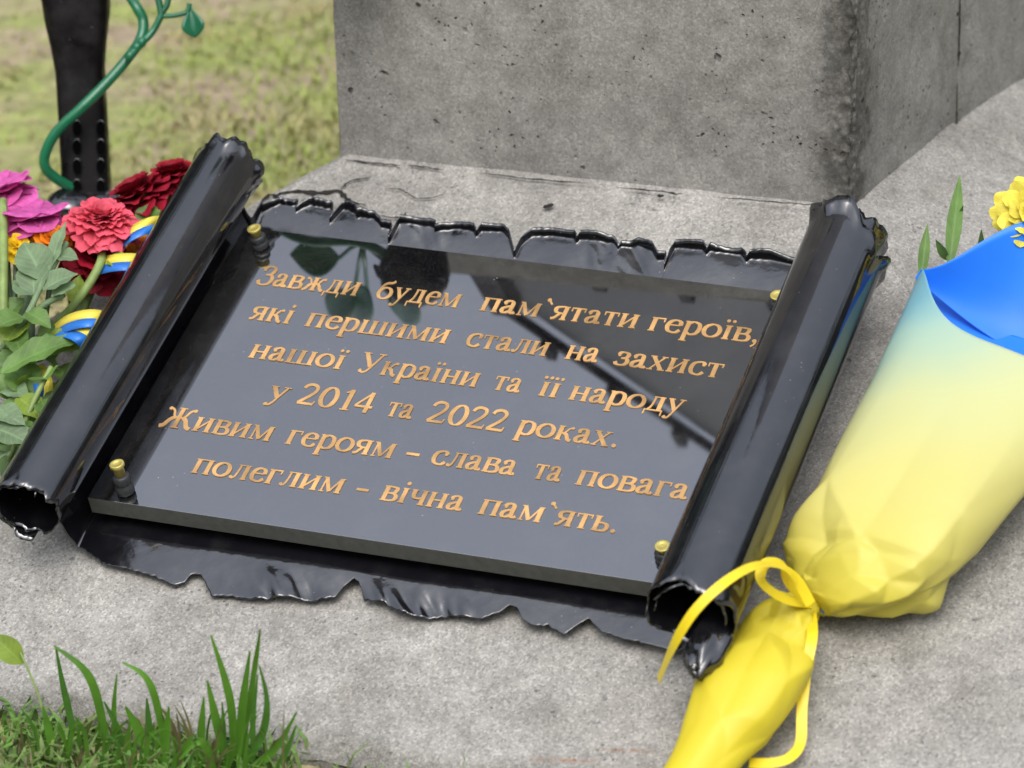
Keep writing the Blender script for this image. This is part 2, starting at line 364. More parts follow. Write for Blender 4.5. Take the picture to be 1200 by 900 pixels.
# ================================================================== concrete monument
FZ = 0.072                                                # height of the pillar's foot
A = onZ(398, 180, FZ); B = onZ(1000, 241, FZ); Cc = onZ(1120, 139, FZ); Dd = onZ(1200, 88, FZ)
WE = Dd + (Dd-Cc).normalized()*0.9
E1 = A + Vector((0.62, 0.785, 0)).normalized()*0.62        # the plan is a slanting block: both sides run back to the right
plan = [E1, A, B, Cc, WE]
SL = math.tan(math.radians(21.248)); DR = FZ-(-0.195); OUT = DR/SL
def outn(a, b):
    d = (b-a); d.z = 0; d.normalize(); return Vector((d.y, -d.x, 0))
def isect(p, d, q, e):
    cr = d.x*e.y-d.y*e.x; s = ((q.x-p.x)*e.y-(q.y-p.y)*e.x)/cr; return p+d*s
low = []
for i, P in enumerate(plan):
    if i == 0: n = outn(plan[0], plan[1]); q = P+n*OUT
    elif i == len(plan)-1: n = outn(plan[-2], plan[-1]); q = P+n*OUT
    else:
        n1 = outn(plan[i-1], P); n2 = outn(P, plan[i+1])
        q = isect(P+n1*OUT, (P-plan[i-1]).normalized(), P+n2*OUT, (plan[i+1]-P).normalized())
    q = Vector((q.x, q.y, FZ-DR)); low.append(q)
low[1] = A + N0*OUT - EX*(0.70*1.073*OUT); low[1].z = FZ-DR; low[0] = low[1] + (E1-A)
mon = thing('concrete_monument', 'weathered grey concrete monument with square pillar rising from sloping skirt', 'monument', (0.15, 0.5, GZ))

M['pillar_edge'] = concrete('pillar_concrete_spalled', (0.23, 0.222, 0.204), (0.30, 0.291, 0.268), 0.32, 1.0,
                            edge=(tuple(B), tuple(-EX), 0.062))
PT = 0.452
def face_grid(mb, P, Q, z0, z1, nu, nv, spall=None, amp=0.0015):
    n = outn(P, Q)
    def fn(a, b_):
        x = P.lerp(Q, a); z = lerp(z0, z1, b_); p = Vector((x.x, x.y, z))
        d = amp*nz(p, 14) + 0.0006*nz(p, 60)
        if spall:
            e, sgn = spall
            dist = (1-a if sgn > 0 else a)*(Q-P).length
            k = max(0, 1-dist/0.022)
            d -= k*(0.003+0.005*abs(nz(p, 70)) + 0.004*nz(p, 150, 2) + 0.007*max(0, nz(p, 22, 3)))
        # left, lower edges chipped
        if a < 0.03 and not spall: d -= 0.006*max(0, nz(p, 30, 9))
        return p + n*d
    mb.grid(fn, nu, nv)
pm = MB(); face_grid(pm, A, B, FZ-0.03, PT, 260, 200, (B, 1)); face_grid(pm, B, Cc, FZ-0.03, PT, 120, 120, (B, -1))
face_grid(pm, E1, A, FZ-0.03, PT, 60, 60)
Cb = Cc - N0*0.6
face_grid(pm, Cc, Cb, FZ-0.03, PT, 4, 4); face_grid(pm, Cb, E1, FZ-0.03, PT, 4, 4)
top = [E1, A, B, Cc, Cb]; pm.add([Vector((q.x, q.y, PT-0.002)) for q in top], [(0, 1, 2, 3, 4)])
pm.build('pillar', M['pillar_edge'], mon)
wm = MB(); w0 = Cc + outn(Cc, WE)*0.002
face_grid(wm, w0, WE + outn(Cc, WE)*0.002, FZ-0.03, PT+0.1, 120, 60)
bk = [w0, WE, WE-outn(Cc, WE)*0.4, Cc-outn(Cc, WE)*0.4]
wm.add([Vector((q.x, q.y, PT+0.098)) for q in bk], [(0, 1, 2, 3)])
wm.build('side_wall', M['pillar'], mon)

# skirt: one plane per wall, a little uneven, edges broken
crk = []
def skirt_face(i, nu, nv, name):
    mb = MB(); P, Q, p, q = plan[i], plan[i+1], low[i], low[i+1]
    nn = (Q-P).cross(p-P).normalized()
    if nn.z < 0: nn = -nn
    def fn(a, b_):
        t = P.lerp(Q, a); l = p.lerp(q, a); x = l.lerp(Vector((t.x, t.y, FZ)), b_)
        d = 0.0018*nz(x, 9) + 0.0008*nz(x, 40)
        ed = min(a, 1-a)*(q-p).length*(0.4+0.6*(1-b_))
        d -= 0.008*max(0, 1-ed/0.012)*(0.5+abs(nz(x, 25)))
        d -= 0.010*max(0, 1-b_*OUT/0.02)*(0.4+abs(nz(x, 30)))
        return x + nn*d
    mb.grid(fn, nu, nv)
    # broken outer edge going down into the soil
    def fn2(a, b_):
        x = p.lerp(q, a); n = outn(P, Q)
        return Vector((x.x, x.y, x.z)) - nn*0.010*(0.4+abs(nz(x, 30))) + n*(0.006*nz(x+Vector((0, 0, b_*0.2)), 40)) - Vector((0, 0, 0.06*b_)) + n*0.004*b_
    mb.grid(fn2, nu, 6)
    return mb
k = skirt_face(1, 260, 200, 'front')
def crack(pts, w0_=0.0025):  # flat dark strip laid on the skirt for the shade in a gap
    P = [Vector((*uv(x, y, -0.05), 0)) for x, y in pts]; P = catmull(P, 6); vs = []
    for i, c in enumerate(P):
        t = (P[min(i+1, len(P)-1)]-P[max(i-1, 0)]).normalized(); n = Vector((-t.y, t.x, 0))
        wd = w0_*(0.35+0.9*abs(noise.noise(c*160)))*min(1, 4*i/len(P)+0.15, 4*(len(P)-1-i)/len(P)+0.15)
        j = n*0.002*noise.noise(c*300)
        for s in (-1, 1):
            q = c+j+n*wd*s; vs.append(S(q.x, q.y, WS+0.0022))
    k.add(vs, [(2*i, 2*i+1, 2*i+3, 2*i+2) for i in range(len(P)-1)], 1)
WS = A.dot(EN)                                             # level of the front skirt in the plaque frame
crack([(322, 228), (345, 224), (372, 226), (396, 224), (408, 234), (430, 241)], 0.004)
crack([(398, 222), (410, 212), (436, 208)], 0.0018)
crack([(449, 221), (470, 222), (486, 231), (508, 231), (523, 225)], 0.0011)
crack([(440, 252), (470, 255), (476, 248)], 0.0016)
crack([(306, 236), (318, 228), (330, 236)], 0.003)
for seg in ([(404, 187), (440, 191), (470, 194)], [(478, 193), (500, 196), (520, 199)], [(560, 202), (600, 207), (640, 211), (690, 215)], [(720, 219), (770, 224), (800, 228)], [(840, 231), (900, 236), (950, 240), (985, 243)]):
    crack(seg, 0.0016)  # dark contact line along the pillar's foot
crack([(636, 243), (642, 241), (649, 240)], 0.006); crack([(770, 229), (778, 230)], 0.003)  # first a dark blob on the skirt, drawn with the same strip
k.build('front_skirt', [M['skirt'], M['darkgap']], mon)
skirt_face(0, 60, 50, '').build('left_skirt', M['skirt'], mon)
skirt_face(2, 120, 100, '').build('right_skirt', M['skirt'], mon)
skirt_face(3, 120, 100, '').build('side_skirt', M['skirt'], mon)

def mirror(x, y, o=0.0):                                   # where the ray mirrored in the plaque meets the pillar's front plane moved out by o
    P = onS(x, y, -0.012); d = ray(x, y).normalized(); d = d - EN*2*d.dot(EN)
    return P + d*(((A-P).dot(N0)+o)/d.dot(N0))
# steel panel standing on the pillar's top (seen mirrored in the plaque): slanting left edge with a rail and brackets
def PF(s, z, o=0.0):                                       # point on the pillar's front plane: s along from its left edge
    q = A + EX*s + N0*o; return Vector((q.x, q.y, z))
st = thing('metal_stele', 'grey metal stele with slanting left rail standing on the pillar top', 'stele', PF(0.25, PT, -0.05))
mb = MB(); prof = [(0.05, PT), (0.50, PT), (0.50, 1.25), (0.40, 1.25), (0.055, 0.58)]
o1 = [PF(s, z, -0.03) for s, z in prof]; o2 = [PF(s, z, -0.05) for s, z in prof]; n = 5
mb.add(o1+o2, [tuple(range(n-1, -1, -1)), tuple(range(n, 2*n))]+[(i, (i+1) % n, n+(i+1) % n, n+i) for i in range(n)])
mb.build('sheet_panel', M['steelpanel'], st, sm=False)
Z3 = Vector((0, 0, 1)); r0_, r1_ = PF(0.035, 0.56, -0.02), PF(0.40, 1.25, -0.02); ru = (r1_-r0_).normalized(); rn = N0.cross(ru)
mb = MB(); mb.box((r0_+r1_)/2, (r1_-r0_).length/2, 0.003, 0.005, (ru, rn, N0)); mb.box(PF(0.045, 0.505, -0.018), 0.014, 0.055, 0.010, (EX, Z3, N0)); mb.build('rail', M['post'], st, sm=False)
for kq in range(5):
    mb = MB(); c = r0_.lerp(r1_, 0.1+kq*0.14) + N0*0.004 + Z3*0.02 - EX*0.004
    mb.box(c, 0.0055, 0.005, 0.017, (EX, N0, Z3)); mb.build('bracket', M['post'], st, sm=False)
for kq in range(4):
    mb = MB(); mb.box(PF(0.165+0.095*kq, PT+0.022, -0.024), 0.007, 0.005, 0.020, (EX, N0, Z3)); mb.build('bracket', M['post'], st, sm=False)

# ================================================================== torn steel scroll
W0 = WS + 0.010                                            # the sheet lies just above the concrete
scroll = thing('steel_scroll', 'glossy black steel sheet shaped as a scroll with rolled sides and torn edges', 'scroll', S(0, 0, W0))
def edge_profile(pts, w_): return sorted(uv(x, y, w_) for x, y in pts)
TOPW = W0+0.012
CRUMP = True
tops = edge_profile([(296, 262), (307, 246), (311, 239), (330, 237), (345, 239), (347.5, 246), (350, 239), (366, 238), (382, 241), (387, 258), (392, 243), (405, 242), (417, 247), (420, 253), (424, 252),
        (440, 254), (448, 262), (453, 281), (460, 264), (470, 259), (490, 260), (508, 263), (510, 269), (512, 265), (535, 265), (556, 268), (560, 275), (565, 268), (590, 269), (597, 275), (603, 296),
        (612, 282), (625, 273), (650, 273), (675, 277), (677, 283), (680, 278), (705, 280), (722, 283), (726, 291), (729, 285), (750, 285), (765, 291), (771, 300), (775, 318), (782, 300), (792, 288), (825, 292),
        (830, 298), (833, 293), (870, 296), (876, 304), (880, 300), (905, 301), (926, 306), (960, 312)], TOPW)
bots = edge_profile([(95, 640), (123, 658), (150, 664), (180, 672), (202, 681), (214, 678), (222, 670), (233, 669), (240, 680), (246, 692), (270, 693), (290, 697), (330, 697), (365, 699), (391, 697), (402, 686), (415, 678),
        (421, 682), (426, 700), (450, 704), (468, 715), (494, 719), (520, 716), (562, 722), (585, 716), (597, 709), (606, 712), (612, 724), (624, 731), (640, 730), (660, 740), (672, 733), (689, 724), (705, 738), (730, 746), (757, 752), (800, 762)], W0-0.002)
def prof_at(pr, u):
    if u <= pr[0][0]: return pr[0][1]
    for a, b_ in zip(pr, pr[1:]):
        if u <= b_[0]: return lerp(a[1], b_[1], (u-a[0])/max(1e-9, b_[0]-a[0]))
    return pr[-1][1]
UL, UR = -0.291, 0.308
RL, RR_ = 0.0335, 0.0355
LIFT = 0.034; WL, WR = W0+RL+LIFT, W0+RR_+0.002+LIFT
us = [UL + (UR-UL)*i/520 for i in range(521)]
mb = MB()
def sheet(a, b_):
    u = UL+(UR-UL)*a
    vt = prof_at(tops, u) + 0.0012*noise.noise(Vector((u*260, 1, 0))); vb = prof_at(bots, u) + 0.0016*noise.noise(Vector((u*240, 5, 0)))
    if b_ < 0.22: v = lerp(vb, -0.196, b_/0.22)
    elif b_ < 0.60: v = lerp(-0.196, 0.150, (b_-0.22)/0.38)
    elif b_ < 0.92: v = lerp(0.150, vt-0.003, (b_-0.60)/0.32)
    else: v = vt-0.003
    w_ = W0 + 0.0015*nz((u, v, 0), 9)
    kt = smooth(0.165, 0.235, v); kb = smooth(-0.200, -0.232, v) if v < -0.2 else 0
    kb = smooth(0.200, 0.232, -v)
    cr = nz((u+v*0.6, v*0.5, 0), 38, 4)*0.7 + 0.3*nz((u*1.4+v, v*0.7, 0), 80, 2)
    patch = smooth(-0.05, 0.35, nz((u, 0, 0), 11, 6.3))
    w_ += kt*(0.012+0.004*nz((u, 0.3, 0), 14)) + kt*(0.0065*patch+0.0006)*cr
    w_ += -0.19*max(0, -0.199-v) + kb*(0.012*smooth(0.0, 0.3, nz((u, 0, 0), 8, 2.2))+0.0012)*cr + kb*0.0015*nz((u, 0.9, 0), 13)
    if b_ > 0.92:                                          # the tip curls up and back
        q = (b_-0.92)/0.08; w_ += 0.0105*math.sin(q*1.5)*(0.7+0.5*nz((u, 2, 0), 30)); v += 0.004*q*q
    w_ += LIFT*(smooth(-0.274, -0.289, u) if u < 0 else 0) + LIFT*(smooth(0.277, 0.306, u) if u > 0 else 0)
    return S(u, v, w_)
mb.grid(sheet, 520, 90)
mb.build('torn_sheet', M['paint_tab'], scroll, solid=0.0012)

def roll(side, uc, wc, r0, shrink, vb, vt, turns, name, seed):
    mb = MB(); nth, nv = 130, 70
    def fn(a, b_):
        th = -PI/2 - side*0 + (-1 if side < 0 else 1)*(turns*2*PI*a)          # from underneath, out and up, over the top, inwards
        r = r0 - shrink*a
        e = Vector((math.cos(th)*0.35, math.sin(th)*0.35, seed+a*1.3))
        jt = 0.010*noise.noise(e*6)+0.005*noise.noise(e*19); jb = 0.010*noise.noise(e*5+Vector((9, 0, 0)))+0.005*noise.noise(e*17)
        if side > 0 and a < 0.30: jt -= 0.028*(1-smooth(0.16, 0.30, a))       # the outer wrap of the right roll stops short
        v = lerp(vb+jb, vt+jt, b_)
        rr = r*(1+0.022*nz((math.cos(th), math.sin(th), v*3), 1.1, seed)+0.002*nz((math.cos(th)*2, math.sin(th)*2, v*25), 1, seed))
        fl = smooth(0.965, 1.0, b_); rr *= 1+0.20*fl*(0.45+noise.noise(e*7))
        fb = smooth(0.03, 0.0, b_); rr *= 1+0.07*fb*noise.noise(e*9)
        return S(uc+math.cos(th)*rr, v, wc+math.sin(th)*rr)
    mb.grid(fn, nth, nv)
    return mb.build(name, M['paint'], scroll, solid=0.0010)
uL = uv(38, 585, WL)[0]; uL2 = uv(278, 180, WL)[0]
uR = 0.2925 + 0.0145
roll(-1, (uL+uL2)/2, WL, RL, 0.006, -0.248, 0.214, 1.6, 'rolled_edge', 3.1)
rr = roll(1, uR, WR, RR_+0.004, 0.012, -0.253, 0.214, 1.75, 'rolled_edge', 8.4)
# crumpled tongue of metal poking from the lower end of the right roll
mb = MB()
def tong(a, b_):
    th = 2*PI*a; ph = PI*b_
    r = 1+0.22*noise.noise(Vector((math.cos(th)*1.3, math.sin(th)*1.3, ph*1.2)))+0.10*noise.noise(Vector((math.cos(th)*4, math.sin(th)*4, ph*4)))
    return S(uR+0.018+0.018*math.sin(ph)*math.cos(th)*r, -0.258+0.038*math.cos(ph)*r, WR-0.022+0.015*math.sin(ph)*math.sin(th)*r)
mb.grid(tong, 36, 24, True); mb.build('crumpled_tongue', M['paint'], scroll)

# ================================================================== granite plaque
T0 = -0.012; TH = 0.018
pl = thing('granite_plaque', 'polished black granite plaque with six lines of gold Ukrainian lettering', 'plaque', S(0, 0, T0-TH))
mb = MB(); x0, x1, y0, y1 = -0.270, 0.274, -0.188, 0.1735
cs = [S(x, y, z) for z in (T0-TH, T0) for x, y in ((x0, y0), (x1, y0), (x1, y1), (x0, y1))]
mb.add(cs, [(4, 5, 6, 7)], 0); mb.add(cs, [(3, 2, 1, 0), (0, 1, 5, 4), (1, 2, 6, 5), (2, 3, 7, 6), (3, 0, 4, 7)], 1)
# weld the two material zones
slab = MB(); slab.v = cs; slab.f = [(4, 5, 6, 7), (3, 2, 1, 0), (0, 1, 5, 4), (1, 2, 6, 5), (2, 3, 7, 6), (3, 0, 4, 7)]; slab.m = [0, 1, 1, 1, 1, 1]
slab.build('slab', [M['granite'], M['sawn']], pl, sm=False, bevel=0.00025)
# packing strips under the slab
for uu in (-0.2, 0.2):
    mb = MB(); mb.box(S(uu, 0, (T0-TH+W0)/2+0.001), 0.03, 0.12, (T0-TH-W0)/2-0.002, (EX, EV, EN)); mb.build('packing_strip', M['nut'], pl, sm=False)
# standoff bolts
def bolt(u, v, h, tilt=(0, 0), r=0.0066):
    o = S(u, v, T0); ax = (EN + EX*tilt[0] + EV*tilt[1]).normalized()
    mb = MB(); mb.lathe([(r*1.15, 0.0002), (r*1.25, 0.001), (r*1.25, h*0.26), (r*1.0, h*0.30), (r*1.05, h*0.34), (r*1.2, h*0.38), (r*1.2, h*0.56), (r*0.9, h*0.60)], o, ax, 8)
    b_ = mb.build('bolt', M['nut'], pl)
    mb = MB(); mb.lathe([(r*0.72, h*0.58), (r*0.74, h*0.88), (r*0.98, h*0.90), (r*1.0, h*0.99), (r*0.9, h), (r*0.55, h*1.0), (r*0.5, h*0.985), (r*0.2, h*0.985)], o, ax, 20)
    q = mb.build('cap', M['brass'], b_)
for (bx, by, h, tl, hp) in ((148, 577, 0.032, (-0.10, 0.10), 0), (306, 289, 0.022, (-0.15, 0.05), 0), (779, 655, 0.016, (0, 0), 0), (913, 359, 0.014, (0, 0), 0)):
    bolt(*uv(bx, by, T0), h, tl)

# ---- lettering: roman serif capitals built stroke by stroke (units: 1000 = em, x-height 450, capitals 662)
TK, TN = 112, 47
def spl(*p): return [(q.x, q.y) for q in catmull([Vector((x, y, 0)) for x, y in p], 7)]
def arc(cx, cy, rx, ry, a0, a1, n=22): return [(cx+rx*math.cos(math.radians(lerp(a0, a1, i/n))), cy+ry*math.sin(math.radians(lerp(a0, a1, i/n)))) for i in range(n+1)]
def stem(x, h=450, s=85, top=True, bot=True, w=TK):
    o = [([(x, 0), (x, h)], w)]
    if bot: o.append(([(x-s, 13), (x+s, 13)], 28))
    if top: o.append(([(x-s, h-13), (x+s, h-13)], 28))
    return o
def dot(x, y, r=54): return [([(x-r*0.98, y), (x-r*0.6, y), (x, y), (x+r*0.6, y), (x+r*0.98, y)], [r*0.4, r*1.6, r*2, r*1.6, r*0.4])]
G = {}
G['о'] = (500, [(arc(250, 225, 195, 205, 90, 450, 40), None)])
G['с'] = (445, [(spl((392, 350), (330, 425), (235, 432), (110, 370), (72, 220), (120, 75), (240, 22), (335, 40), (408, 115)), None)] + dot(365, 350, 48))
G['е'] = (445, [(spl((85, 262), (235, 262), (385, 262)), 36), (spl((385, 262), (365, 375), (255, 430), (130, 380), (72, 225), (120, 75), (240, 22), (335, 40), (408, 115)), None)])
G['а'] = (455, [(spl((85, 335), (120, 400), (210, 432), (290, 390), (305, 300), (305, 110), (335, 35), (385, 32), (430, 70)), None), (spl((305, 265), (190, 225), (95, 165), (75, 85), (120, 25), (200, 32), (305, 105)), None)] + dot(105, 335, 45))
G['п'] = (545, stem(118) + stem(425) + [([(60, 436), (480, 436)], 30)])
G['н'] = (540, stem(118) + stem(420) + [([(118, 228), (420, 228)], 40)])
G['и'] = (545, stem(118) + stem(425) + [([(150, 70), (395, 380)], 42)])
G['ш'] = (790, stem(118) + stem(395) + stem(672) + [([(60, 14), (730, 14)], 30)])
G['т'] = (445, stem(222, top=False) + [([(30, 432), (415, 432)], 38), ([(40, 450), (44, 330)], 34), ([(402, 450), (398, 330)], 34)])
G['г'] = (405, stem(118) + [([(60, 432), (375, 432)], 38), ([(364, 450), (360, 325)], 34)])
G['і'] = (275, stem(135) + dot(135, 600))
G['ї'] = (275, stem(135) + dot(62, 600, 48) + dot(208, 600, 48))
G['р'] = (500, [([(118, -205), (118, 450)], TK), ([(35, -192), (215, -192)], 28), ([(35, 432), (118, 440)], 34), (spl((118, 350), (200, 420), (285, 430), (395, 370), (430, 225), (385, 75), (275, 20), (190, 40), (118, 90)), None)])
G['в'] = (470, stem(118) + [(spl((118, 434), (260, 434), (360, 405), (372, 335), (330, 265), (230, 238), (118, 238)), None), (spl((230, 238), (350, 222), (420, 150), (400, 55), (290, 16), (118, 16)), None)])
G['ь'] = (450, stem(118) + [(spl((118, 250), (250, 252), (360, 215), (395, 130), (350, 40), (240, 16), (118, 16)), None)])
G['я'] = (475, stem(365) + [(spl((365, 434), (230, 434), (115, 400), (90, 325), (130, 245), (240, 215), (365, 215)), None), (spl((240, 215), (180, 120), (120, 40), (40, 20)), 70)])
G['ч'] = (500, stem(385) + [([(35, 437), (190, 437)], 28), (spl((110, 440), (112, 290), (160, 205), (270, 190), (385, 232)), None)])
G['м'] = (640, [([(105, 0), (112, 440)], 44), ([(45, 13), (175, 13)], 28), ([(112, 440), (312, 25)], 96), ([(318, 30), (505, 440)], 44), ([(525, 0), (525, 450)], TK), ([(445, 13), (605, 13)], 28), ([(40, 437), (130, 437)], 28), ([(500, 437), (605, 437)], 28)])
G['л'] = (505, stem(392) + [([(150, 436), (400, 436)], 30), (spl((200, 436), (190, 260), (160, 90), (95, 22), (45, 40)), 52)] + dot(62, 48, 46))
G['д'] = (520, [([(385, 30), (385, 450)], TK), ([(160, 436), (460, 436)], 30), (spl((205, 436), (195, 260), (160, 110), (105, 30)), 52), ([(25, 16), (490, 16)], 36), ([(38, 30), (38, -135)], 36), ([(478, 30), (478, -135)], 36)])
G['б'] = (505, [(arc(250, 205, 185, 190, 90, 450, 36), None), (spl((75, 250), (95, 430), (190, 540), (330, 570), (410, 640)), 70)])
G['у'] = (490, [([(85, 440), (255, 90)], 100), (spl((400, 440), (270, 110), (205, -70), (135, -165), (60, -160)), 46), ([(20, 437), (185, 437)], 28), ([(310, 437), (470, 437)], 28)] + dot(72, -150, 48))
G['х'] = (490, [([(95, 435), (390, 15)], 100), ([(385, 435), (95, 15)], 44), ([(20, 437), (185, 437)], 28), ([(310, 437), (460, 437)], 28), ([(25, 13), (170, 13)], 28), ([(300, 13), (475, 13)], 28)])
G['к'] = (490, stem(118) + [(spl((118, 225), (235, 250), (310, 370), (385, 425)), 50), (spl((215, 240), (300, 180), (370, 50), (455, 16)), 92)] + dot(395, 410, 42))
G['з'] = (400, [(spl((70, 350), (120, 420), (210, 432), (300, 400), (318, 330), (270, 260), (160, 240)), None), (spl((160, 240), (300, 225), (345, 130), (290, 40), (180, 18), (90, 40), (45, 110)), None)] + dot(88, 345, 42))
G['ж'] = (690, stem(345) + [(spl((345, 225), (450, 250), (520, 370), (595, 425)), 50), (spl((430, 240), (500, 180), (580, 50), (665, 16)), 88), (spl((345, 225), (240, 250), (170, 370), (95, 425)), 50), (spl((260, 240), (190, 180), (110, 50), (25, 16)), 88)] + dot(605, 412, 42) + dot(85, 412, 42))
G['З'] = (520, [(spl((85, 520), (150, 620), (260, 655), (380, 610), (405, 510), (350, 390), (200, 355)), None), (spl((200, 355), (380, 340), (450, 200), (390, 60), (250, 8), (120, 35), (55, 150)), None)] + dot(105, 520, 46))
G['Ж'] = (930, stem(465, 662, 110) + [(spl((465, 335), (600, 370), (690, 560), (800, 630)), 60), (spl((570, 355), (680, 260), (780, 70), (890, 20)), 112), (spl((465, 335), (330, 370), (240, 560), (130, 630)), 60), (spl((360, 355), (250, 260), (150, 70), (40, 20)), 112)] + dot(812, 612, 52) + dot(118, 612, 52))
G['У'] = (690, [([(115, 645), (370, 205)], 112), (spl((590, 645), (400, 220), (320, 70), (220, 10), (130, 45)), 58), ([(20, 648), (245, 648)], 30), ([(470, 648), (680, 648)], 30)] + dot(140, 55, 50))
G['2'] = (500, [(spl((62, 520), (110, 620), (220, 662), (345, 620), (385, 505), (320, 350), (170, 170), (60, 40)), 84), ([(50, 36), (430, 36)], 74), ([(425, 0), (462, 140)], 40)])
G['0'] = (500, [(arc(250, 331, 180, 315, 90, 450, 40), None)])
G['1'] = (420, [([(245, 0), (245, 670)], TK), ([(130, 13), (360, 13)], 28), (spl((110, 560), (180, 590), (250, 655)), 50)])
G['4'] = (500, [([(340, 0), (340, 665)], 100), ([(30, 190), (470, 190)], 66), ([(45, 205), (335, 640)], 50)])
G['.'] = (250, dot(125, 52, 58)); G[','] = (250, dot(125, 52, 56) + [(spl((160, 40), (150, -60), (80, -140)), 46)])
G['`'] = (300, dot(105, 610, 58) + [(spl((110, 600), (170, 540), (225, 470)), 52)])
G['-'] = (340, [([(40, 220), (300, 220)], 74)])
def lay(mb, strokes, ox, sx, sy, base0, dirn, kcount):
    for pts, w_ in strokes:
        n = len(pts); tp = []
        if n == 2: pts = [pts[0], pts[1]]
        kcount[0] += 1; hgt = T0 + 0.0005 + 0.00002*(kcount[0] % 17)
        vs = []
        for i in range(len(pts)):
            a = pts[max(i-1, 0)]; b_ = pts[min(i+1, len(pts)-1)]
            tx, ty = b_[0]-a[0], b_[1]-a[1]; L = math.hypot(tx, ty) or 1; tx /= L; ty /= L
            hw = (TN+(TK-TN)*abs(ty)**1.4)/2 if w_ is None else (w_[i]/2 if isinstance(w_, list) else w_/2)
            for s in (1, -1):
                x = pts[i][0]-ty*hw*s; y = pts[i][1]+tx*hw*s
                P = base0 + dirn*((ox+x)*sx) + LV*(y*sy)
                vs += [P.x*EX*0 + S(P.x, P.y, hgt), S(P.x, P.y, T0-0.0002)]
        fs = []
        for i in range(len(pts)-1):
            a = 4*i; b_ = 4*(i+1)
            fs += [(a, a+2, b_+2, b_), (a, b_, b_+1, a+1), (a+2, a+3, b_+3, b_+2)]
        fs += [(0, 1, 3, 2), (4*(len(pts)-1), 4*(len(pts)-1)+2, 4*(len(pts)-1)+3, 4*(len(pts)-1)+1)]
        mb.add(vs, fs)
LV = Vector((0, 1, 0))
LINES = [((298, 333), (885, 402), [('Завжди', 298, 425), ('будем', 438, 543), ('пам`ятати', 560, 752), ('героїв,', 757, 889)]),
         ((291, 374), (848, 444), [('які', 290, 347), ('першими', 355, 530), ('стали', 543, 647), ('на', 660, 706), ('захист', 717, 851)]),
         ((290, 419), (663, 468), [('нашої', 289, 407), ('України', 415, 565), ('та', 575, 615), ('її', 628, 660), ('народу', 664, 806)]),
         ((347, 473), (720, 525), [('у', 310, 342), ('2014', 345, 441), ('та', 450, 488), ('2022', 497, 597), ('роках.', 602, 724)]),
         ((183, 499), (675, 568), [('Живим', 184, 323), ('героям', 332, 466), ('-', 474, 494), ('слава', 502, 609), ('та', 622, 662), ('повага', 672, 811)]),
         ((223, 554), (718, 625), [('полеглим', 222, 406), ('-', 416, 434), ('вічна', 443, 547), ('пам`ять.', 558, 723)])]
EM = 0.0385
kc = [0]
for (a, b_, words) in LINES:
    mb = MB(); sl = (b_[1]-a[1])/(b_[0]-a[0])
    for word, xa, xb in words:
        if word == '-': xa -= 4; xb -= 4
        elif word[-1] not in '.,': xb -= 7
        pa = Vector((*uv(xa, a[1]+sl*(xa-a[0]), T0), 0)); pb = Vector((*uv(xb, a[1]+sl*(xb-a[0]), T0), 0))
        d = (pb-pa); L = d.length; d.normalize()
        tot = sum(G[c][0] for c in word); sx = L/tot
        ox = 0
        for c in word:
            lay(mb, G[c][1], ox, sx, EM/1000, pa, d, kc); ox += G[c][0]
    mb.build('inscription', M['gold'], pl, sm=False)

# ================================================================== black post and the green metal rose
post_o = onZ(104, 262, -0.03); PD = (post_o-CAM).dot(F)
post = thing('metal_post', 'black metal post with rows of small slots, flaring towards its top', 'post', post_o)
mb = MB()
PX = PD/FPX                                                # metres per pixel at the post
def post_r(z):                                             # half width grows in the flare
    h = (z-post_o.z)
    return 0.0255 + 0.011*smooth(0.135, 0.215, h)
topc = onD(100, -150, PD); basec = onD(109, 238, PD); H_ = topc.z - post_o.z
def pf(a, b_):
    z = lerp(GZ-0.02, post_o.z+1.25, b_); t = (z-post_o.z)/max(1e-6, (basec-topc).length)
    cx = post_o + (onD(88, -150, PD+0.0)-onD(109, 238, PD))*((z-post_o.z)/(onD(88, -150, PD).z-onD(109, 238, PD).z))
    th = 2*PI*a; r = post_r(z)
    e = 5.0; c, s = math.cos(th), math.sin(th)
    k_ = (abs(c)**e+abs(s)**e)**(-1/e)*0.93
    return Vector((cx.x+c*r*k_, cx.y+s*r*k_*0.9, z))
mb.grid(pf, 48, 60, True); mb.build('shaft', M['post'], post)
for col_, xo in ((0, 118), (1, 90)):
    for j, yy in enumerate((150, 172, 195, 219)):
        c = onD(xo, yy, PD-0.0265); mb = MB()
        ring = [c + RT*0.0042*math.cos(q*PI/10) + UP*0.0075*math.sin(q*PI/10) for q in range(21)]
        mb.tube(ring[2:9], 0.0007, 6)  # glossy upper lip added for its glint
        mb.add([q + F*0.0006 for q in ring[:-1]], [tuple(range(20))], 1)  # flat black disc painted as the slot's shaded inside
        mb.build('painted_vent_hole', [M['paint'], M['hole']], post)
mb = MB()
for xo, yo, rx in ((82, 238, 0.022), (100, 246, 0.028), (124, 238, 0.016)):
    c = onD(xo, yo, PD-0.03)
    mb.lathe([(rx*0.4, -0.012), (rx, -0.006), (rx*1.02, 0.003), (rx*0.7, 0.009), (rx*0.2, 0.011)], c, (0.1, -0.2, 1), 20)
mb.build('collar', M['paint'], post)

rose = thing('metal_rose', 'green enamelled metal rose stem curling round the black post', 'rose sculpture', onD(86, 221, PD-0.02))
def PP(x, y, dd=0.0): return onD(x, y, PD+dd)
mb = MB()
main = catmull([PP(86, 221, -0.02), PP(70, 212, -0.03), PP(54, 198, -0.04), PP(53, 180, -0.045), PP(66, 155, -0.05), PP(95, 127, -0.055), PP(125, 97, -0.05), PP(150, 68, -0.045), PP(165, 45, -0.045), PP(168, 25, -0.04), PP(160, 8, -0.04), PP(150, -8, -0.03)], 10)
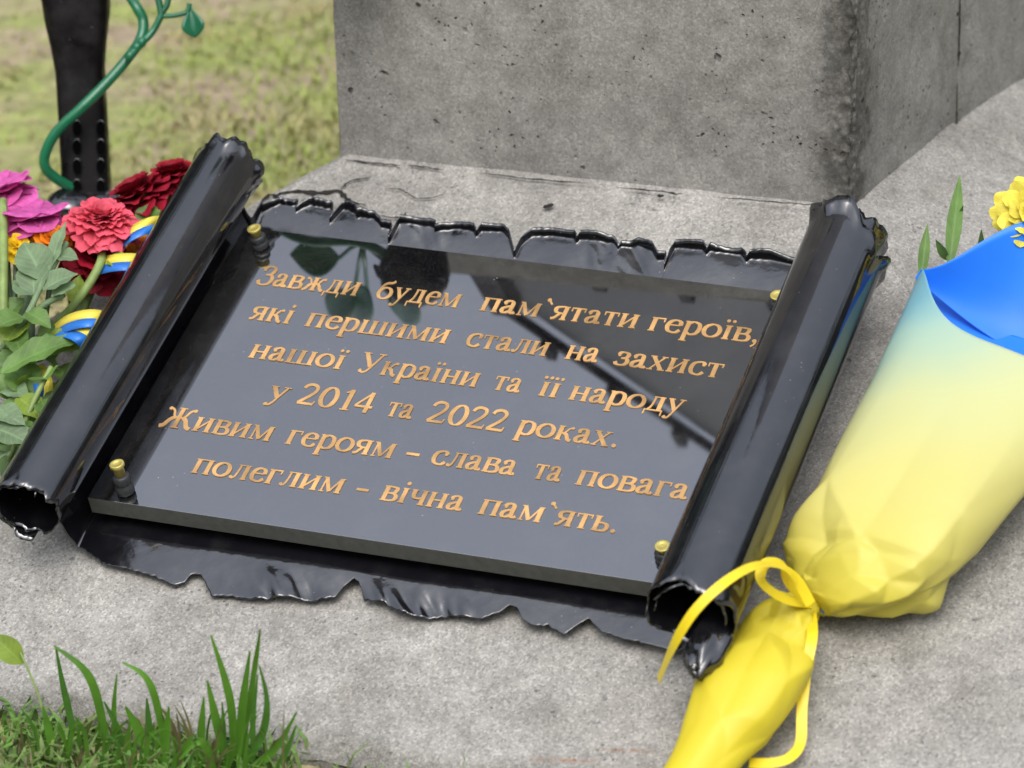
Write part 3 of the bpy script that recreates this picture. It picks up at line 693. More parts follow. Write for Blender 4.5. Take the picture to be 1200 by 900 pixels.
# onward, above the picture, to the bloom beside the pillar
tipc = PF(-0.105, 0.56, 0.0)
main += catmull([PP(150, -8, -0.03), PP(142, -50, -0.03), mirror(425, 285, 0.06)-EX*0.09-Vector((0, 0, 0.02)), mirror(425, 285, 0.06), mirror(470, 312, 0.06)], 10)[1:]
mb.tube(main, [0.0052]*len(main), 12); mb.build('stem', M['green_metal'], rose)
mb = MB(); tw = catmull([PP(150, 68, -0.055), PP(162, 55, -0.055), PP(178, 38, -0.05), PP(187, 22, -0.05), PP(189, 16, -0.05), PP(186, 0, -0.05), PP(184, -15, -0.05)], 8)
mb.tube(tw, 0.0036, 10); tw2 = catmull([PP(189, 19, -0.05), PP(205, 18, -0.05), PP(219, 14, -0.05), PP(222, 4, -0.05)], 8); mb.tube(tw2, 0.0026, 8)
tw3 = catmull([PP(189, 16, -0.05), PP(196, 5, -0.05), PP(198, -10, -0.05)], 6); mb.tube(tw3, 0.003, 8)
for q in ((160, 56), (152, 66), (166, 50)): mb.lathe([(0.001, -0.006), (0.0045, -0.003), (0.0045, 0.003), (0.001, 0.006)], PP(*q, -0.055), (0.5, 0, 0.8), 8)
mb.build('twig', M['green_metal'], rose)
def leafmesh(mb, base, tip, width, nrm, fold=0.25, curl=0.1, nu=6, nv=12, shape=0.85, wav=0.0, mi=0, tipp=1.0):
    base = Vector(base); tip = Vector(tip); d = tip-base; L = d.length; d.normalize()
    nrm = Vector(nrm); nrm = (nrm-d*nrm.dot(d)).normalized(); sd_ = d.cross(nrm)
    ph = random.random()*9
    def fn(a, b_):
        s = 2*a-1; wd = width*0.5*(math.sin(PI*min(1, b_**shape*0.985+0.008)))**tipp
        z = fold*abs(s)*wd + curl*L*math.sin(b_*PI*0.9)*1.0 - curl*0.0 + wav*L*math.sin(b_*17+ph+s*1.5)*abs(s)
        return base + d*(L*b_) + sd_*(s*wd) + nrm*z
    mb.grid(fn, nu, nv, mi=mi)
def leaf_px(x0, y0, x1, y1, h0, h1, width, nrm=None, **k):
    mb = MB(); leafmesh(mb, onS(x0, y0, h0), onS(x1, y1, h1), width, nrm or EN, **k); return mb
mb = MB(); leafmesh(mb, PP(223, 8, -0.05), PP(229, 44, -0.05), 0.022, -F, 0.5, 0.06, shape=1.5, tipp=0.9)
mb.build('leaf', M['green_metal'], rose, solid=0.0012)
RO = 0.06
node_ = mirror(425, 285, RO)
for (xa, ya, xb, yb, wd) in ((398, 302, 340, 298, 0.040), (415, 342, 386, 368, 0.036), (430, 336, 416, 374, 0.040), (482, 338, 474, 378, 0.040)):
    mb = MB(); leafmesh(mb, mirror(xa, ya, RO), mirror(xb, yb, RO), wd, N0+Vector((0, 0, -1.0)), 0.2, 0.04); mb.build('leaf', M['green_metal'], rose, solid=0.0012)
    mb = MB(); mb.tube([node_, mirror((xa+425)/2, (ya+285)/2-3, RO), mirror(xa, ya, RO)], 0.0022, 8); mb.build('leaf_stalk', M['green_metal'], rose)
bc = mirror(486, 316, RO)
mb = MB(); mb.lathe([(0.006, -0.034), (0.028, -0.026), (0.036, 0), (0.030, 0.024), (0.012, 0.036)], bc, N0+Vector((0, 0, 0.4)), 14)
for i in range(16):
    a = i*2.4; r = 0.006+0.0016*i
    d = EX*math.cos(a)+Vector((0, 0, 1))*math.sin(a)
    leafmesh(mb, bc+d*r*0.3, bc+d*(r+0.016)+N0*0.008, 0.036, d+N0, 0.4, 0.15, 4, 6, tipp=0.5)
mb.build('bloom', M['post'], rose, solid=0.001)

# ================================================================== flowers beside the left roll
def flower(mb, c, axis, R, rows, npet, droop=0.15, ruffle=0.12, wide=1.3, el0=None):
    axis = Vector(axis).normalized(); e1 = axis.orthogonal().normalized(); e2 = axis.cross(e1); c = Vector(c)
    for k_ in range(rows):
        f = k_/(max(1, rows-1)); r1 = lerp(R, R*0.28, f) if el0 is None else lerp(R, R*0.9, f); el = lerp(-droop, 1.15, f**0.9) if el0 is None else el0+0.25*f; n = max(5, int(lerp(npet, npet*0.45, f)))
        for i in range(n):
            a = 2*PI*(i+0.5*(k_ % 2)+random.uniform(-0.15, 0.15))/n
            rl = r1*random.uniform(0.88, 1.08); e = el+random.uniform(-0.12, 0.12)
            d = (e1*math.cos(a)+e2*math.sin(a)); sd_ = axis.cross(d); dd = d*math.cos(e)+axis*math.sin(e); up = -d*math.sin(e)+axis*math.cos(e)
            b0 = c + axis*(R*0.22*f) + d*(R*0.05); wd = wide*2*PI*max(rl, R*0.5)/n*0.5; ph = random.random()*6
            def fn(u_, v_):
                s = 2*u_-1; w_ = wd*(0.35+0.65*math.sin(min(1.0, v_*0.98)*PI*0.62))*(1 if v_ < 0.85 else 1-(v_-0.85)*2.2)
                z = -droop*rl*0.9*v_*v_ + 0.25*abs(s)**2*w_ + ruffle*rl*v_*v_*math.sin(3*s+ph)*0.5
                return b0 + dd*(rl*v_*(1-0.08*s*s)) + sd_*(s*w_) + up*z
            mb.grid(fn, 4, 6)
def zinnia(name, label, hx, hy, hw, axis, R, matn, stem_px, rows=6, npet=14, group=None, sm_='stem', leaves=(), droop=0.15, srad=0.0042, wide=1.3, el0=None):
    c = onS(hx, hy, hw); axis = Vector(axis).normalized()
    t = thing(name, label, 'flower', onS(*stem_px[-1][:2], stem_px[-1][2]), group)
    mb = MB(); flower(mb, c, axis, R, rows, npet, droop, wide=wide, el0=el0, ruffle=0.12 if el0 is None else 0.05); mb.build('petals', M[matn], t)
    mb = MB(); mb.lathe([(0.003, -R*0.62), (R*0.24, -R*0.48), (R*0.34, -R*0.25), (R*0.38, -R*0.02)], c, axis, 16, capt=False)
    for i in range(16):                                    # sepal scales
        a = i*2.4; e1 = axis.orthogonal().normalized(); e2 = axis.cross(e1); d = e1*math.cos(a)+e2*math.sin(a); hh = -R*(0.45-0.022*i)
        leafmesh(mb, c+axis*(hh-R*0.05)+d*R*0.24, c+axis*(hh+R*0.25)+d*R*0.40, R*0.28, d, 0.1, 0.05, 3, 4)
    mb.build('calyx', M['leaf'], t)
    pts = [c - axis*R*0.55] + [onS(x, y, w_) for x, y, w_ in stem_px]
    mb = MB(); mb.tube(catmull(pts, 8), srad, 10); mb.build('stem', M[sm_], t)
    for (x0_, y0_, h0, x1_, y1_, h1, wd, mm) in leaves:
        mb = leaf_px(x0_, y0_, x1_, y1_, h0, h1, wd, wav=0.03, curl=0.08, fold=0.4); mb.build('leaf', M[mm], t)
    return t
ZG = 'zinnias and dahlias laid beside the left roll'
UPV = Vector((0, 0, 1))
zinnia('zinnia', 'magenta zinnia at the upper left, half cut by the picture edge', 0, 232, 0.035, (-0.3, 0.1, 1), 0.027, 'magenta', [(4, 300, 0.02), (6, 420, -0.02)], 2, 9, ZG, droop=0.95, wide=2.3, el0=0.55)
zinnia('zinnia', 'magenta zinnia seen from below between yellow and orange blooms', 40, 258, 0.04, (-0.05, 0.1, 1), 0.023, 'magenta', [(34, 330, 0.02), (30, 420, -0.02)], 2, 9, ZG, droop=0.95, wide=2.3, el0=0.5, sm_='leaf_grey', srad=0.008)
zinnia('zinnia', 'coral pink zinnia with ruffled petals and thick pale stem', 119, 262, 0.04, (0.15, -0.1, 1), 0.037, 'coral', [(117, 310, 0.03), (85, 360, 0.01), (45, 398, -0.025)], 9, 20, ZG,
       leaves=((126, 305, 0.03, 150, 312, 0.028, 0.02, 'leaf_yel'),))
zinnia('dahlia', 'dark crimson bloom beside the black post, left of its twin', 163, 232, 0.0, (-0.5, 0.1, 1), 0.040, 'crimson', [(180, 262, -0.01), (160, 330, -0.02), (125, 420, -0.035)], 7, 15, ZG, leaves=((172, 268, 0.0, 178, 238, 0.01, 0.024, 'leaf'),))
zinnia('dahlia', 'dark crimson bloom touching the top of the left roll', 204, 208, -0.005, (-0.2, 0.1, 1), 0.031, 'crimson', [(203, 240, -0.02), (180, 290, -0.025), (140, 380, -0.035)], 7, 14, ZG, srad=0.008)
zinnia('dahlia', 'deep red bloom sunk under the coral pink zinnia', 112, 306, 0.012, (0.2, -0.5, 1), 0.036, 'crimson', [(105, 345, -0.01), (80, 400, -0.03)], 5, 13, ZG)
zinnia('marigold', 'small orange bloom under the magenta zinnia', 62, 283, 0.035, (0.2, -0.5, 1), 0.021, 'orange', [(60, 320, 0.01), (50, 400, -0.02)], 5, 11, ZG, sm_='stem_d', srad=0.0025)
zinnia('marigold', 'small yellow and orange bloom at the left picture edge', 6, 276, 0.035, (0.2, -0.7, 1), 0.019, 'orange', [(10, 320, 0.01), (14, 400, -0.02)], 4, 9, ZG, sm_='stem_d', srad=0.0025)
zinnia('pansy', 'little yellow bloom low at the left picture edge', 20, 289, 0.036, (0.3, -0.9, 0.8), 0.016, 'yellow', [(18, 330, 0.01), (14, 410, -0.02)], 3, 7, ZG, sm_='stem_d', srad=0.0025)
zinnia('marigold', 'orange bloom glimpsed behind the ribbon by the left roll', 172, 294, 0.0, (0.2, -0.5, 1), 0.020, 'orange', [(170, 350, -0.02), (140, 400, -0.03)], 4, 10, ZG, sm_='stem_d', srad=0.0025)
# leafy sprigs
def sprig(name, label, stems, leaves, smat='stem', srad=0.003, cat='leafy sprig', group='leafy sprigs among the flowers'):
    t = thing(name, label, cat, onS(*stems[0][-1][:2], stems[0][-1][2]), group)
    for s_ in stems:
        mb = MB(); mb.tube(catmull([onS(x, y, h) for x, y, h in s_], 8), srad, 8); mb.build('stem', M[smat], t)
    for (x0_, y0_, h0, x1_, y1_, h1, wd, mm) in leaves:
        mb = leaf_px(x0_, y0_, x1_, y1_, h0, h1, wd, wav=0.025, curl=0.07, fold=0.35); mb.build('leaf', M[mm], t)
    return t
sprig('leafy_sprig', 'grey green leafy sprig under the magenta zinnias', [[(60, 310, 0.05), (48, 335, 0.045), (30, 372, 0.03), (0, 410, 0.0)], [(78, 285, 0.05), (66, 305, 0.05), (55, 325, 0.045)], [(75, 345, 0.04), (48, 360, 0.03), (25, 385, 0.02)]],
      [(52, 330, 0.045, 28, 285, 0.055, 0.035, 'leaf_grey'), (50, 340, 0.045, 92, 322, 0.05, 0.026, 'leaf_grey'), (58, 318, 0.05, 78, 262, 0.055, 0.014, 'leaf_grey'), (45, 345, 0.04, 15, 330, 0.045, 0.03, 'leaf_grey'),
       (60, 345, 0.042, 90, 335, 0.045, 0.022, 'leaf_grey'), (40, 350, 0.04, 40, 300, 0.05, 0.03, 'leaf_grey'), (28, 372, 0.03, -6, 385, 0.035, 0.028, 'leaf'), (66, 300, 0.05, 92, 305, 0.05, 0.018, 'leaf_grey'), (30, 365, 0.035, 60, 385, 0.03, 0.02, 'leaf')], 'leaf_grey')
sprig('leafy_sprig', 'broad green leaves across the ribbon beside the left roll', [[(100, 395, 0.01), (60, 412, 0.01), (0, 440, 0.0)], [(78, 455, 0.0), (50, 400, -0.01)]],
      [(0, 438, 0.02, 98, 398, 0.02, 0.030, 'leaf'), (40, 410, 0.012, 100, 408, 0.01, 0.034, 'leaf_yel'), (0, 380, 0.02, 30, 350, 0.03, 0.03, 'leaf'), (30, 375, 0.02, 5, 405, 0.02, 0.03, 'leaf_yel'), (12, 425, 0.01, 45, 470, -0.01, 0.034, 'leaf'),
       (-5, 430, 0.01, 12, 470, -0.01, 0.03, 'leaf'), (35, 430, 0.0, 52, 475, -0.02, 0.03, 'leaf_yel'), (90, 360, 0.0, 94, 322, 0.02, 0.02, 'leaf_yel')], 'stem')
sprig('leafy_sprig', 'pale green lobed leaf lowest at the left picture edge', [[(-8, 470, 0.02), (10, 490, 0.02), (34, 505, 0.015)]],
      [(-12, 500, 0.02, 36, 522, 0.01, 0.034, 'leaf_grey'), (-10, 480, 0.02, 30, 500, 0.02, 0.024, 'leaf_grey'), (-5, 505, 0.015, 20, 520, 0.005, 0.028, 'leaf'), (5, 470, 0.0, 45, 500, -0.01, 0.026, 'leaf')], 'leaf_grey')
sprig('leafy_sprig', 'pale stalk standing at the left picture edge with a small bud', [[(3, 235, 0.06), (4, 300, 0.05), (4, 360, 0.03), (4, 395, 0.01)]], [(4, 262, 0.055, 3, 232, 0.065, 0.008, 'stem'), (4, 380, 0.02, 28, 355, 0.03, 0.026, 'leaf')], 'stem', 0.0045)
rl = random.Random(21)
sprig('leafy_sprig', 'dense fresh green foliage low between the flower stems and the left roll', [[(60, 430, 0.02), (40, 470, 0.01), (10, 540, -0.02)], [(95, 430, 0.0), (70, 470, 0.0), (30, 545, -0.03)]],
      [(x_, y_, rl.uniform(-0.01, 0.025), x_+rl.uniform(-34, 34), y_+rl.uniform(-10, 42), rl.uniform(-0.015, 0.02), rl.uniform(0.018, 0.032), rl.choice(['leaf', 'leaf', 'leaf_yel', 'leaf_grey']))
       for x_, y_ in [(8, 420), (30, 440), (55, 445), (20, 465), (48, 470), (5, 455), (40, 495), (15, 500), (62, 462), (28, 520), (8, 530), (70, 430), (45, 425), (25, 405), (15, 385), (55, 390), (5, 350), (65, 375)]], 'stem', 0.0025)
t = thing('stem_bundle', 'dark green cut stems lying against the left roll', 'stems', onS(70, 500, -0.03))
for s_ in ([(175, 310, -0.01), (130, 370, -0.01), (100, 430, -0.02), (45, 520, -0.03)], [(160, 330, -0.01), (115, 400, -0.015), (80, 450, -0.02), (25, 540, -0.03)], [(185, 290, 0.0), (150, 360, 0.0), (115, 420, -0.01), (70, 500, -0.02)]):
    mb = MB(); mb.tube(catmull([onS(*q) for q in s_], 8), 0.006, 10); mb.build('stem', M['stem_d'], t)
for lf in ((60, 480, -0.02, 20, 540, -0.03, 0.028), (40, 500, -0.02, 2, 560, -0.03, 0.03), (15, 470, -0.01, -5, 540, -0.03, 0.04), (85, 440, -0.01, 50, 500, -0.02, 0.02)):
    mb = leaf_px(*lf[:2], *lf[3:5], lf[2], lf[5], lf[6]); mb.build('leaf', M['leaf'], t)

# two coloured ribbon coiled round the stems
rb = thing('flag_ribbon', 'yellow and blue striped ribbon coiled round the flower stems', 'ribbon', onS(120, 360, -0.01))
def ribbon_strip(mb, pts, wdir, width, mis=(0, 1)):
    pts = [Vector(q) for q in pts]; n = len(pts)
    for half, mi in zip((0, 1), mis):
        vs = []
        for i, q in enumerate(pts):
            wd = wdir[i] if isinstance(wdir, list) else wdir
            vs += [q + wd*width*(0.5-half*0.5), q + wd*width*(0.0-half*0.5)]
        mb.add(vs, [(2*i, 2*i+1, 2*i+3, 2*i+2) for i in range(n-1)], mi)
def band(pxs, width, wpx, seed=0):
    pts = catmull([onS(*q) for q in pxs], 10); mb = MB()
    wd = (onS(pxs[0][0]+wpx[0], pxs[0][1]+wpx[1], pxs[0][2])-onS(*pxs[0])).normalized()
    ribbon_strip(mb, pts, wd, width); return mb
coil = [[(140, 300, 0.0), (143, 284, 0.025), (158, 271, 0.04), (180, 263, 0.035), (206, 264, -0.005)],
        [(104, 320, 0.0), (120, 311, 0.025), (142, 307, 0.037), (164, 308, 0.028), (192, 316, -0.01)],
        [(60, 392, 0.0), (78, 379, 0.025), (102, 373, 0.037), (124, 376, 0.025), (146, 388, -0.01)],
        [(76, 385, 0.02), (96, 390, 0.032), (108, 402, 0.02), (116, 426, -0.015)]]
for c_, wp in zip(coil, ((5, -26), (3, -26), (4, -26), (22, -14))):
    band(c_, 0.024, wp).build('coil', [M['rib_y'], M['rib_b']], rb, solid=0.0004)
band([(40, 430, 0.0), (50, 448, 0.0), (50, 466, -0.01), (38, 478, -0.02), (20, 480, -0.02)], 0.018, (14, -6)).build('tail', [M['rib_y'], M['rib_b']], rb, solid=0.0004)

# ================================================================== bouquet in a paper cone
def paper_mat():  # printed gradient, yellow fading to pale blue
    m, t, b = mat('ombre_gift_paper'); uvn = node(t, 'ShaderNodeUVMap')
    at = node(t, 'ShaderNodeAttribute'); at.attribute_name = 'along'
    v = coords(t); n = noise_n(t, v, 7, 3)
    f = math_n(t, 'ADD', at.outputs['Fac'], math_n(t, 'MULTIPLY', math_n(t, 'SUBTRACT', n, 0.5), 0.18))
    r = node(t, 'ShaderNodeValToRGB'); e = r.color_ramp.elements
    stops = [(0.0, (0.76, 0.63, 0.03)), (0.34, (0.72, 0.62, 0.09)), (0.58, (0.70, 0.635, 0.20)), (0.74, (0.63, 0.655, 0.32)), (0.90, (0.40, 0.60, 0.48)), (1.0, (0.22, 0.48, 0.52))]
    while len(e) < len(stops): e.new(0.5)
    for el, (p, c) in zip(e, stops): el.position = p; el.color = (*c, 1)
    t.links.new(f, r.inputs[0]); t.links.new(r.outputs[0], b.inputs['Base Color']); b.inputs['Roughness'].default_value = 0.42; b.inputs['Specular IOR Level'].default_value = 0.4
    tr = node(t, 'ShaderNodeBsdfTranslucent'); t.links.new(r.outputs[0], tr.inputs['Color'])
    ms = node(t, 'ShaderNodeMixShader'); ms.inputs[0].default_value = 0.22
    t.links.new(b.outputs[0], ms.inputs[1]); t.links.new(tr.outputs[0], ms.inputs[2]); t.links.new(ms.outputs[0], t.nodes['Material Output'].inputs['Surface'])
    bump(t, b, noise_n(t, v, 30, 3), 0.12, 0.003)
    return m
M['paper'] = paper_mat()
M['paper_blue'] = plain('blue_gift_paper', (0.02, 0.20, 0.78), 0.45, 0.25, 6, 0.4, trans=0.15)
bq = thing('wrapped_bouquet', 'bouquet cone wrapped in yellow paper fading to pale blue, tied with yellow ribbon', 'bouquet', onS(1050, 620, WS))
def lat(a, b_, na, nb, seed):                              # piecewise linear crumple: flat facets meeting in sharp creases
    x, y = a*na, b_*nb; i, j = int(math.floor(x)), int(math.floor(y)); fx, fy = x-i, y-j
    def h(i_, j_):
        i_ %= na; return noise.noise(Vector((i_*7.31+0.5, j_*5.17+0.3, seed*3.7)))*1.6
    if (i+j) % 2:
        if fx+fy < 1: return h(i, j)*(1-fx-fy)+h(i+1, j)*fx+h(i, j+1)*fy
        return h(i+1, j+1)*(fx+fy-1)+h(i+1, j)*(1-fy)+h(i, j+1)*(1-fx)
    if fx > fy: return h(i, j)*(1-fx)+h(i+1, j)*(fx-fy)+h(i+1, j+1)*fy
    return h(i, j)*(1-fy)+h(i, j+1)*(fy-fx)+h(i+1, j+1)*fx
# cross sections: (left px, right px, half height)
def tube_sections(secs, nth, nlen, crease, seed, name, mats, s0=0.0, s1=1.0, rim=None):
    C_, A_, Bq = [], [], []
    for (lx, ly), (rx_, ry_), hb in secs:
        wm_ = WS + hb + 0.001
        pl_ = Vector((*uv(lx, ly, wm_), 0)); pr_ = Vector((*uv(rx_, ry_, wm_), 0))
        C_.append(Vector(((pl_.x+pr_.x)/2, (pl_.y+pr_.y)/2, hb))); A_.append(Vector(((pr_.x-pl_.x)/2, (pr_.y-pl_.y)/2, 0))); Bq.append(hb)
    Cc_ = catmull(C_, 12); Aa = catmull(A_, 12); N = len(Cc_)-1
    mb = MB(); along = []
    def fn(a, b_):
        th0 = 2*PI*a
        if rim: b_ = b_*(1 - rim*smooth(0.05, 1.35, math.sin(th0)+0.25*(1+math.cos(th0)))*smooth(0.4, 1.0, b_))
        x = b_*N; i = min(int(x), N-1); f = x-i; c = Cc_[i].lerp(Cc_[i+1], f); av = Aa[i].lerp(Aa[i+1], f); hb = c.z
        th = 2*PI*a; cs_, sn = math.cos(th), math.sin(th)
        k_ = crease(b_)
        fac_ = lat(a, b_, 8, 6, seed)*1.1 + lat(a, b_, 16, 22, seed+3)*0.6*(1-smooth(0.15, 0.5, b_)); al_shift = -0.10*cs_*smooth(0.2, 0.9, b_)
        q = Vector((cs_*1.2, sn*1.2, b_*3+seed))
        # folds that radiate from the tie, sharp like creased paper
        fold = 0
        for fr, am in ((5, 1.0), (9, 0.6), (14, 0.35)):
            ph = fr*a*1.0+1.7*noise.noise(Vector((fr, b_*1.5, seed)))
            fold += am*(abs((ph % 1)*2-1)-0.5)
        cell = noise.voronoi(Vector((cs_*1.6, sn*1.6, b_*5+seed)))[0]
        d = 1 + k_*(0.13*fold*(1-smooth(0.0, 0.30, b_)) + 0.52*fac_*(0.3+0.7*abs(sn))) + 0.015*noise.noise(q)
        w_ = c.z + sn*hb*d
        if sn < 0: w_ = max(w_, 0.001+0.0*hb)
        along.append(lerp(s0, s1, b_) + (al_shift if s1 > 0.5 else 0))
        return S(c.x+av.x*cs_*d, c.y+av.y*cs_*d, WS+0.003+max(0, w_))
    mb.grid(fn, nth, nlen, True)
    o = mb.build(name, mats, bq, solid=0.0004); o.modifiers['solid'].material_offset = 1 if isinstance(mats, list) else 0; o.modifiers['solid'].material_offset_rim = 0
    at = o.data.attributes.new('along', 'FLOAT', 'POINT'); at.data.foreach_set('value', along)
    return o
cone = [((937, 702), (962, 716), 0.008), ((928, 674), (990, 725), 0.018), ((921, 638), (1098, 696), 0.034), ((952, 585), (1152, 640), 0.040), ((1008, 480), (1230, 548), 0.040), ((1050, 390), (1295, 470), 0.040), ((1079, 322), (1345, 408), 0.040)]
tube_sections(cone, 176, 132, lambda b_: 1.0*smooth(0.0, 0.08, b_)*(1-smooth(0.3, 0.82, b_))+0.05, 2.0, 'paper_cone', [M['paper_blue'], M['paper']], 0.12, 1.0, 0.20)
tail = [((962, 712), (939, 708), 0.007), ((953, 742), (900, 715), 0.018), ((948, 790), (838, 780), 0.026), ((915, 850), (806, 848), 0.024), ((872, 892), (782, 900), 0.020), ((815, 960), (735, 968), 0.014)]
tube_sections(tail, 132, 110, lambda b_: 0.8*smooth(0.0, 0.12, b_)*(1-smooth(0.3, 0.9, b_))+0.15, 5.5, 'paper_tail', M['paper'], 0.12, 0.0)
# back sheet: bright blue, rises behind the rim
mb = MB()
def backs(a, b_):
    l = onS(1072, 326, WS+0.050); r_2 = onS(1360, 425, WS+0.040)
    tl = onS(1080, 312, WS+0.056); tr_ = onS(1400, 190, WS+0.10)
    base = l.lerp(r_2, a) - EN*0.05*math.sin(PI*a)*1.0
    tp = onS(lerp(1079, 1340, a), 316 - 50*smooth(0, 0.45, a) - 45*smooth(0.3, 1.0, a), WS+0.056+0.02*math.sin(PI*a))
    q = base.lerp(tp, b_)
    return q - EN*0.018*math.sin(PI*b_)*math.sin(PI*a)
mb.grid(backs, 40, 20); mb.build('blue_back_sheet', M['paper_blue'], bq, solid=0.0004)
# tie
mb = MB(); c = onS(948, 711, WS+0.010)
axd = (onS(1010, 640, WS+0.02)-onS(920, 770, WS+0.02)).normalized()
mb.lathe([(0.0095, -0.008), (0.0122, -0.004), (0.0116, 0.0), (0.0124, 0.004), (0.0100, 0.009)], c, axd, 18); mb.build('tie_band', M['tie'], bq)
def tie(pxs, width, wdir):
    pts = catmull([onS(*q) for q in pxs], 12); mb = MB(); vs = []
    for i, q in enumerate(pts):
        t_ = (pts[min(i+1, len(pts)-1)]-pts[max(i-1, 0)]).normalized(); view = (CAM-q).normalized()
        sd_ = t_.cross((view*0.55+Vector(wdir)).normalized()).normalized()
        vs += [q+sd_*width/2, q-sd_*width/2]
    mb.add(vs, [(2*i, 2*i+1, 2*i+3, 2*i+2) for i in range(len(pts)-1)]); mb.build('tie_ribbon', M['tie'], bq, solid=0.0004, sm=False)
tie([(950, 708, 0.0), (934, 680, 0.02), (914, 664, 0.045), (885, 663, 0.075), (850, 682, 0.09), (815, 715, 0.08), (790, 755, 0.05), (772, 797, 0.0)], 0.0088, EN)
tie([(948, 708, -0.02), (925, 704, 0.01), (900, 690, 0.035), (891, 675, 0.05), (898, 660, 0.05), (915, 662, 0.035), (925, 685, 0.01), (945, 706, -0.02)], 0.0088, EN+EX*0.4)
tie([(950, 716, -0.03), (952, 745, -0.01), (945, 785, -0.02), (940, 830, -0.035), (938, 870, -0.045), (925, 888, -0.046), (905, 894, -0.046), (878, 894, -0.046)], 0.0088, EN)

# yellow bloom and leaves behind the bouquet
ch = thing('chrysanthemum', 'lemon yellow bloom behind the blue paper at the right picture edge', 'flower', onS(1230, 300, WS))
mb = MB(); flower(mb, onS(1212, 252, WS+0.07), (-0.2, -0.8, 0.6), 0.037, 5, 18, 0.1); mb.build('petals', M['lemon'], ch)
mb = MB(); mb.tube(catmull([onS(1214, 256, WS+0.06), onS(1222, 300, WS+0.045), onS(1215, 360, WS+0.03)], 8), 0.003, 8); mb.build('stem', M['stem'], ch)
lv = thing('leaf_sprig', 'upright narrow green leaves poking out above the blue paper', 'leafy sprig', onS(1105, 330, WS))
for (x0_, y0_, x1_, y1_, wd) in ((1112, 318, 1125, 205, 0.014), (1079, 330, 1087, 262, 0.010), (1110, 305, 1096, 280, 0.008), (1150, 300, 1150, 268, 0.006), (1122, 262, 1129, 240, 0.005)):
    mb = MB(); leafmesh(mb, onS(x0_, y0_, WS+0.03), onS(x1_, y1_, WS+0.06), wd, CAM-onS(x0_, y0_), 0.35, 0.03); mb.build('leaf', M['leaf'], lv)

# ================================================================== grass
def blade(mb, P, width, nrm, mi=0, tipw=0.28):
    pts = catmull(P, 7); n = len(pts); vs = []
    for i, q in enumerate(pts):
        t_ = (pts[min(i+1, n-1)]-pts[max(i-1, 0)]).normalized(); sd_ = t_.cross(nrm).normalized(); up = sd_.cross(t_).normalized()
        f = i/(n-1); wd = width/2*(0.75+0.25*math.sin(f*PI))*(1 if f < 0.6 else lerp(1, tipw, (f-0.6)/0.4))
        vs += [q-sd_*wd+up*wd*0.35, q, q+sd_*wd+up*wd*0.35]
    mb.add(vs, [(3*i+k_, 3*i+k_+1, 3*i+k_+4, 3*i+k_+3) for i in range(n-1) for k_ in (0, 1)], mi)
LP = low[1].lerp(low[2], 0.4); 
def fp(x, y, off): return hit(x, y, LP+N0*off, N0)        # on an upright plane just in front of the concrete's edge
def extra(x0_, x1_, n, seed):
    q = random.Random(seed); out = []
    for _ in range(n):
        x = q.uniform(x0_, x1_); h = q.uniform(15, 85); dx = q.uniform(-28, 28)
        out.append(([(x, 908), (x+dx*0.3, 905-h*0.6), (x+dx, 903-h*q.uniform(0.7, 1))], q.uniform(0.0015, 0.005), q.uniform(0.01, 0.07), q.choice(['blade', 'blade', 'blade_d', 'straw'])))
    return out
def tuft(label, blades, root):
    t = thing('grass_tuft', label, 'grass tuft', Vector((root.x, root.y, GZ)), 'tall grass tufts at the foot of the concrete')
    for pxs, wd, off, mm in blades:
        mb = MB(); P = [fp(x, y, off+0.006*i) for i, (x, y) in enumerate(pxs)]
        if P[0].z > GZ: P = [Vector((P[0].x, P[0].y, GZ-0.005))] + P
        blade(mb, P, wd*0.8, CAM-P[0]+Vector((random.uniform(-1, 1), 0, 0)))
        mb.build('blade', M[mm], t)
    return t
tuft('tall grass tuft of stiff upright blades, the right one of the two', [
    ([(268, 905), (255, 850), (243, 797)], 0.0095, 0.03, 'blade'), ([(274, 905), (270, 823), (247, 744)], 0.0085, 0.02, 'blade'), ([(278, 905), (284, 833), (293, 763)], 0.009, 0.025, 'blade'),
    ([(280, 905), (297, 790), (305, 737)], 0.006, 0.015, 'blade'), ([(284, 905), (308, 860), (313, 820), (304, 780)], 0.0085, 0.03, 'blade_d'), ([(290, 905), (323, 877), (348, 834)], 0.0085, 0.035, 'blade'),
    ([(325, 905), (338, 875), (347, 850)], 0.007, 0.04, 'blade_d'), ([(234, 905), (236, 860), (239, 817)], 0.0085, 0.03, 'blade'), ([(260, 905), (262, 860), (260, 822)], 0.005, 0.02, 'blade_d'),
    ([(250, 905), (235, 870), (210, 890)], 0.007, 0.05, 'blade'), ([(300, 905), (296, 850), (302, 790)], 0.006, 0.02, 'blade_d'), ([(262, 905), (272, 880), (275, 840)], 0.008, 0.04, 'blade')] + extra(205, 335, 38, 5), fp(272, 905, 0.03))
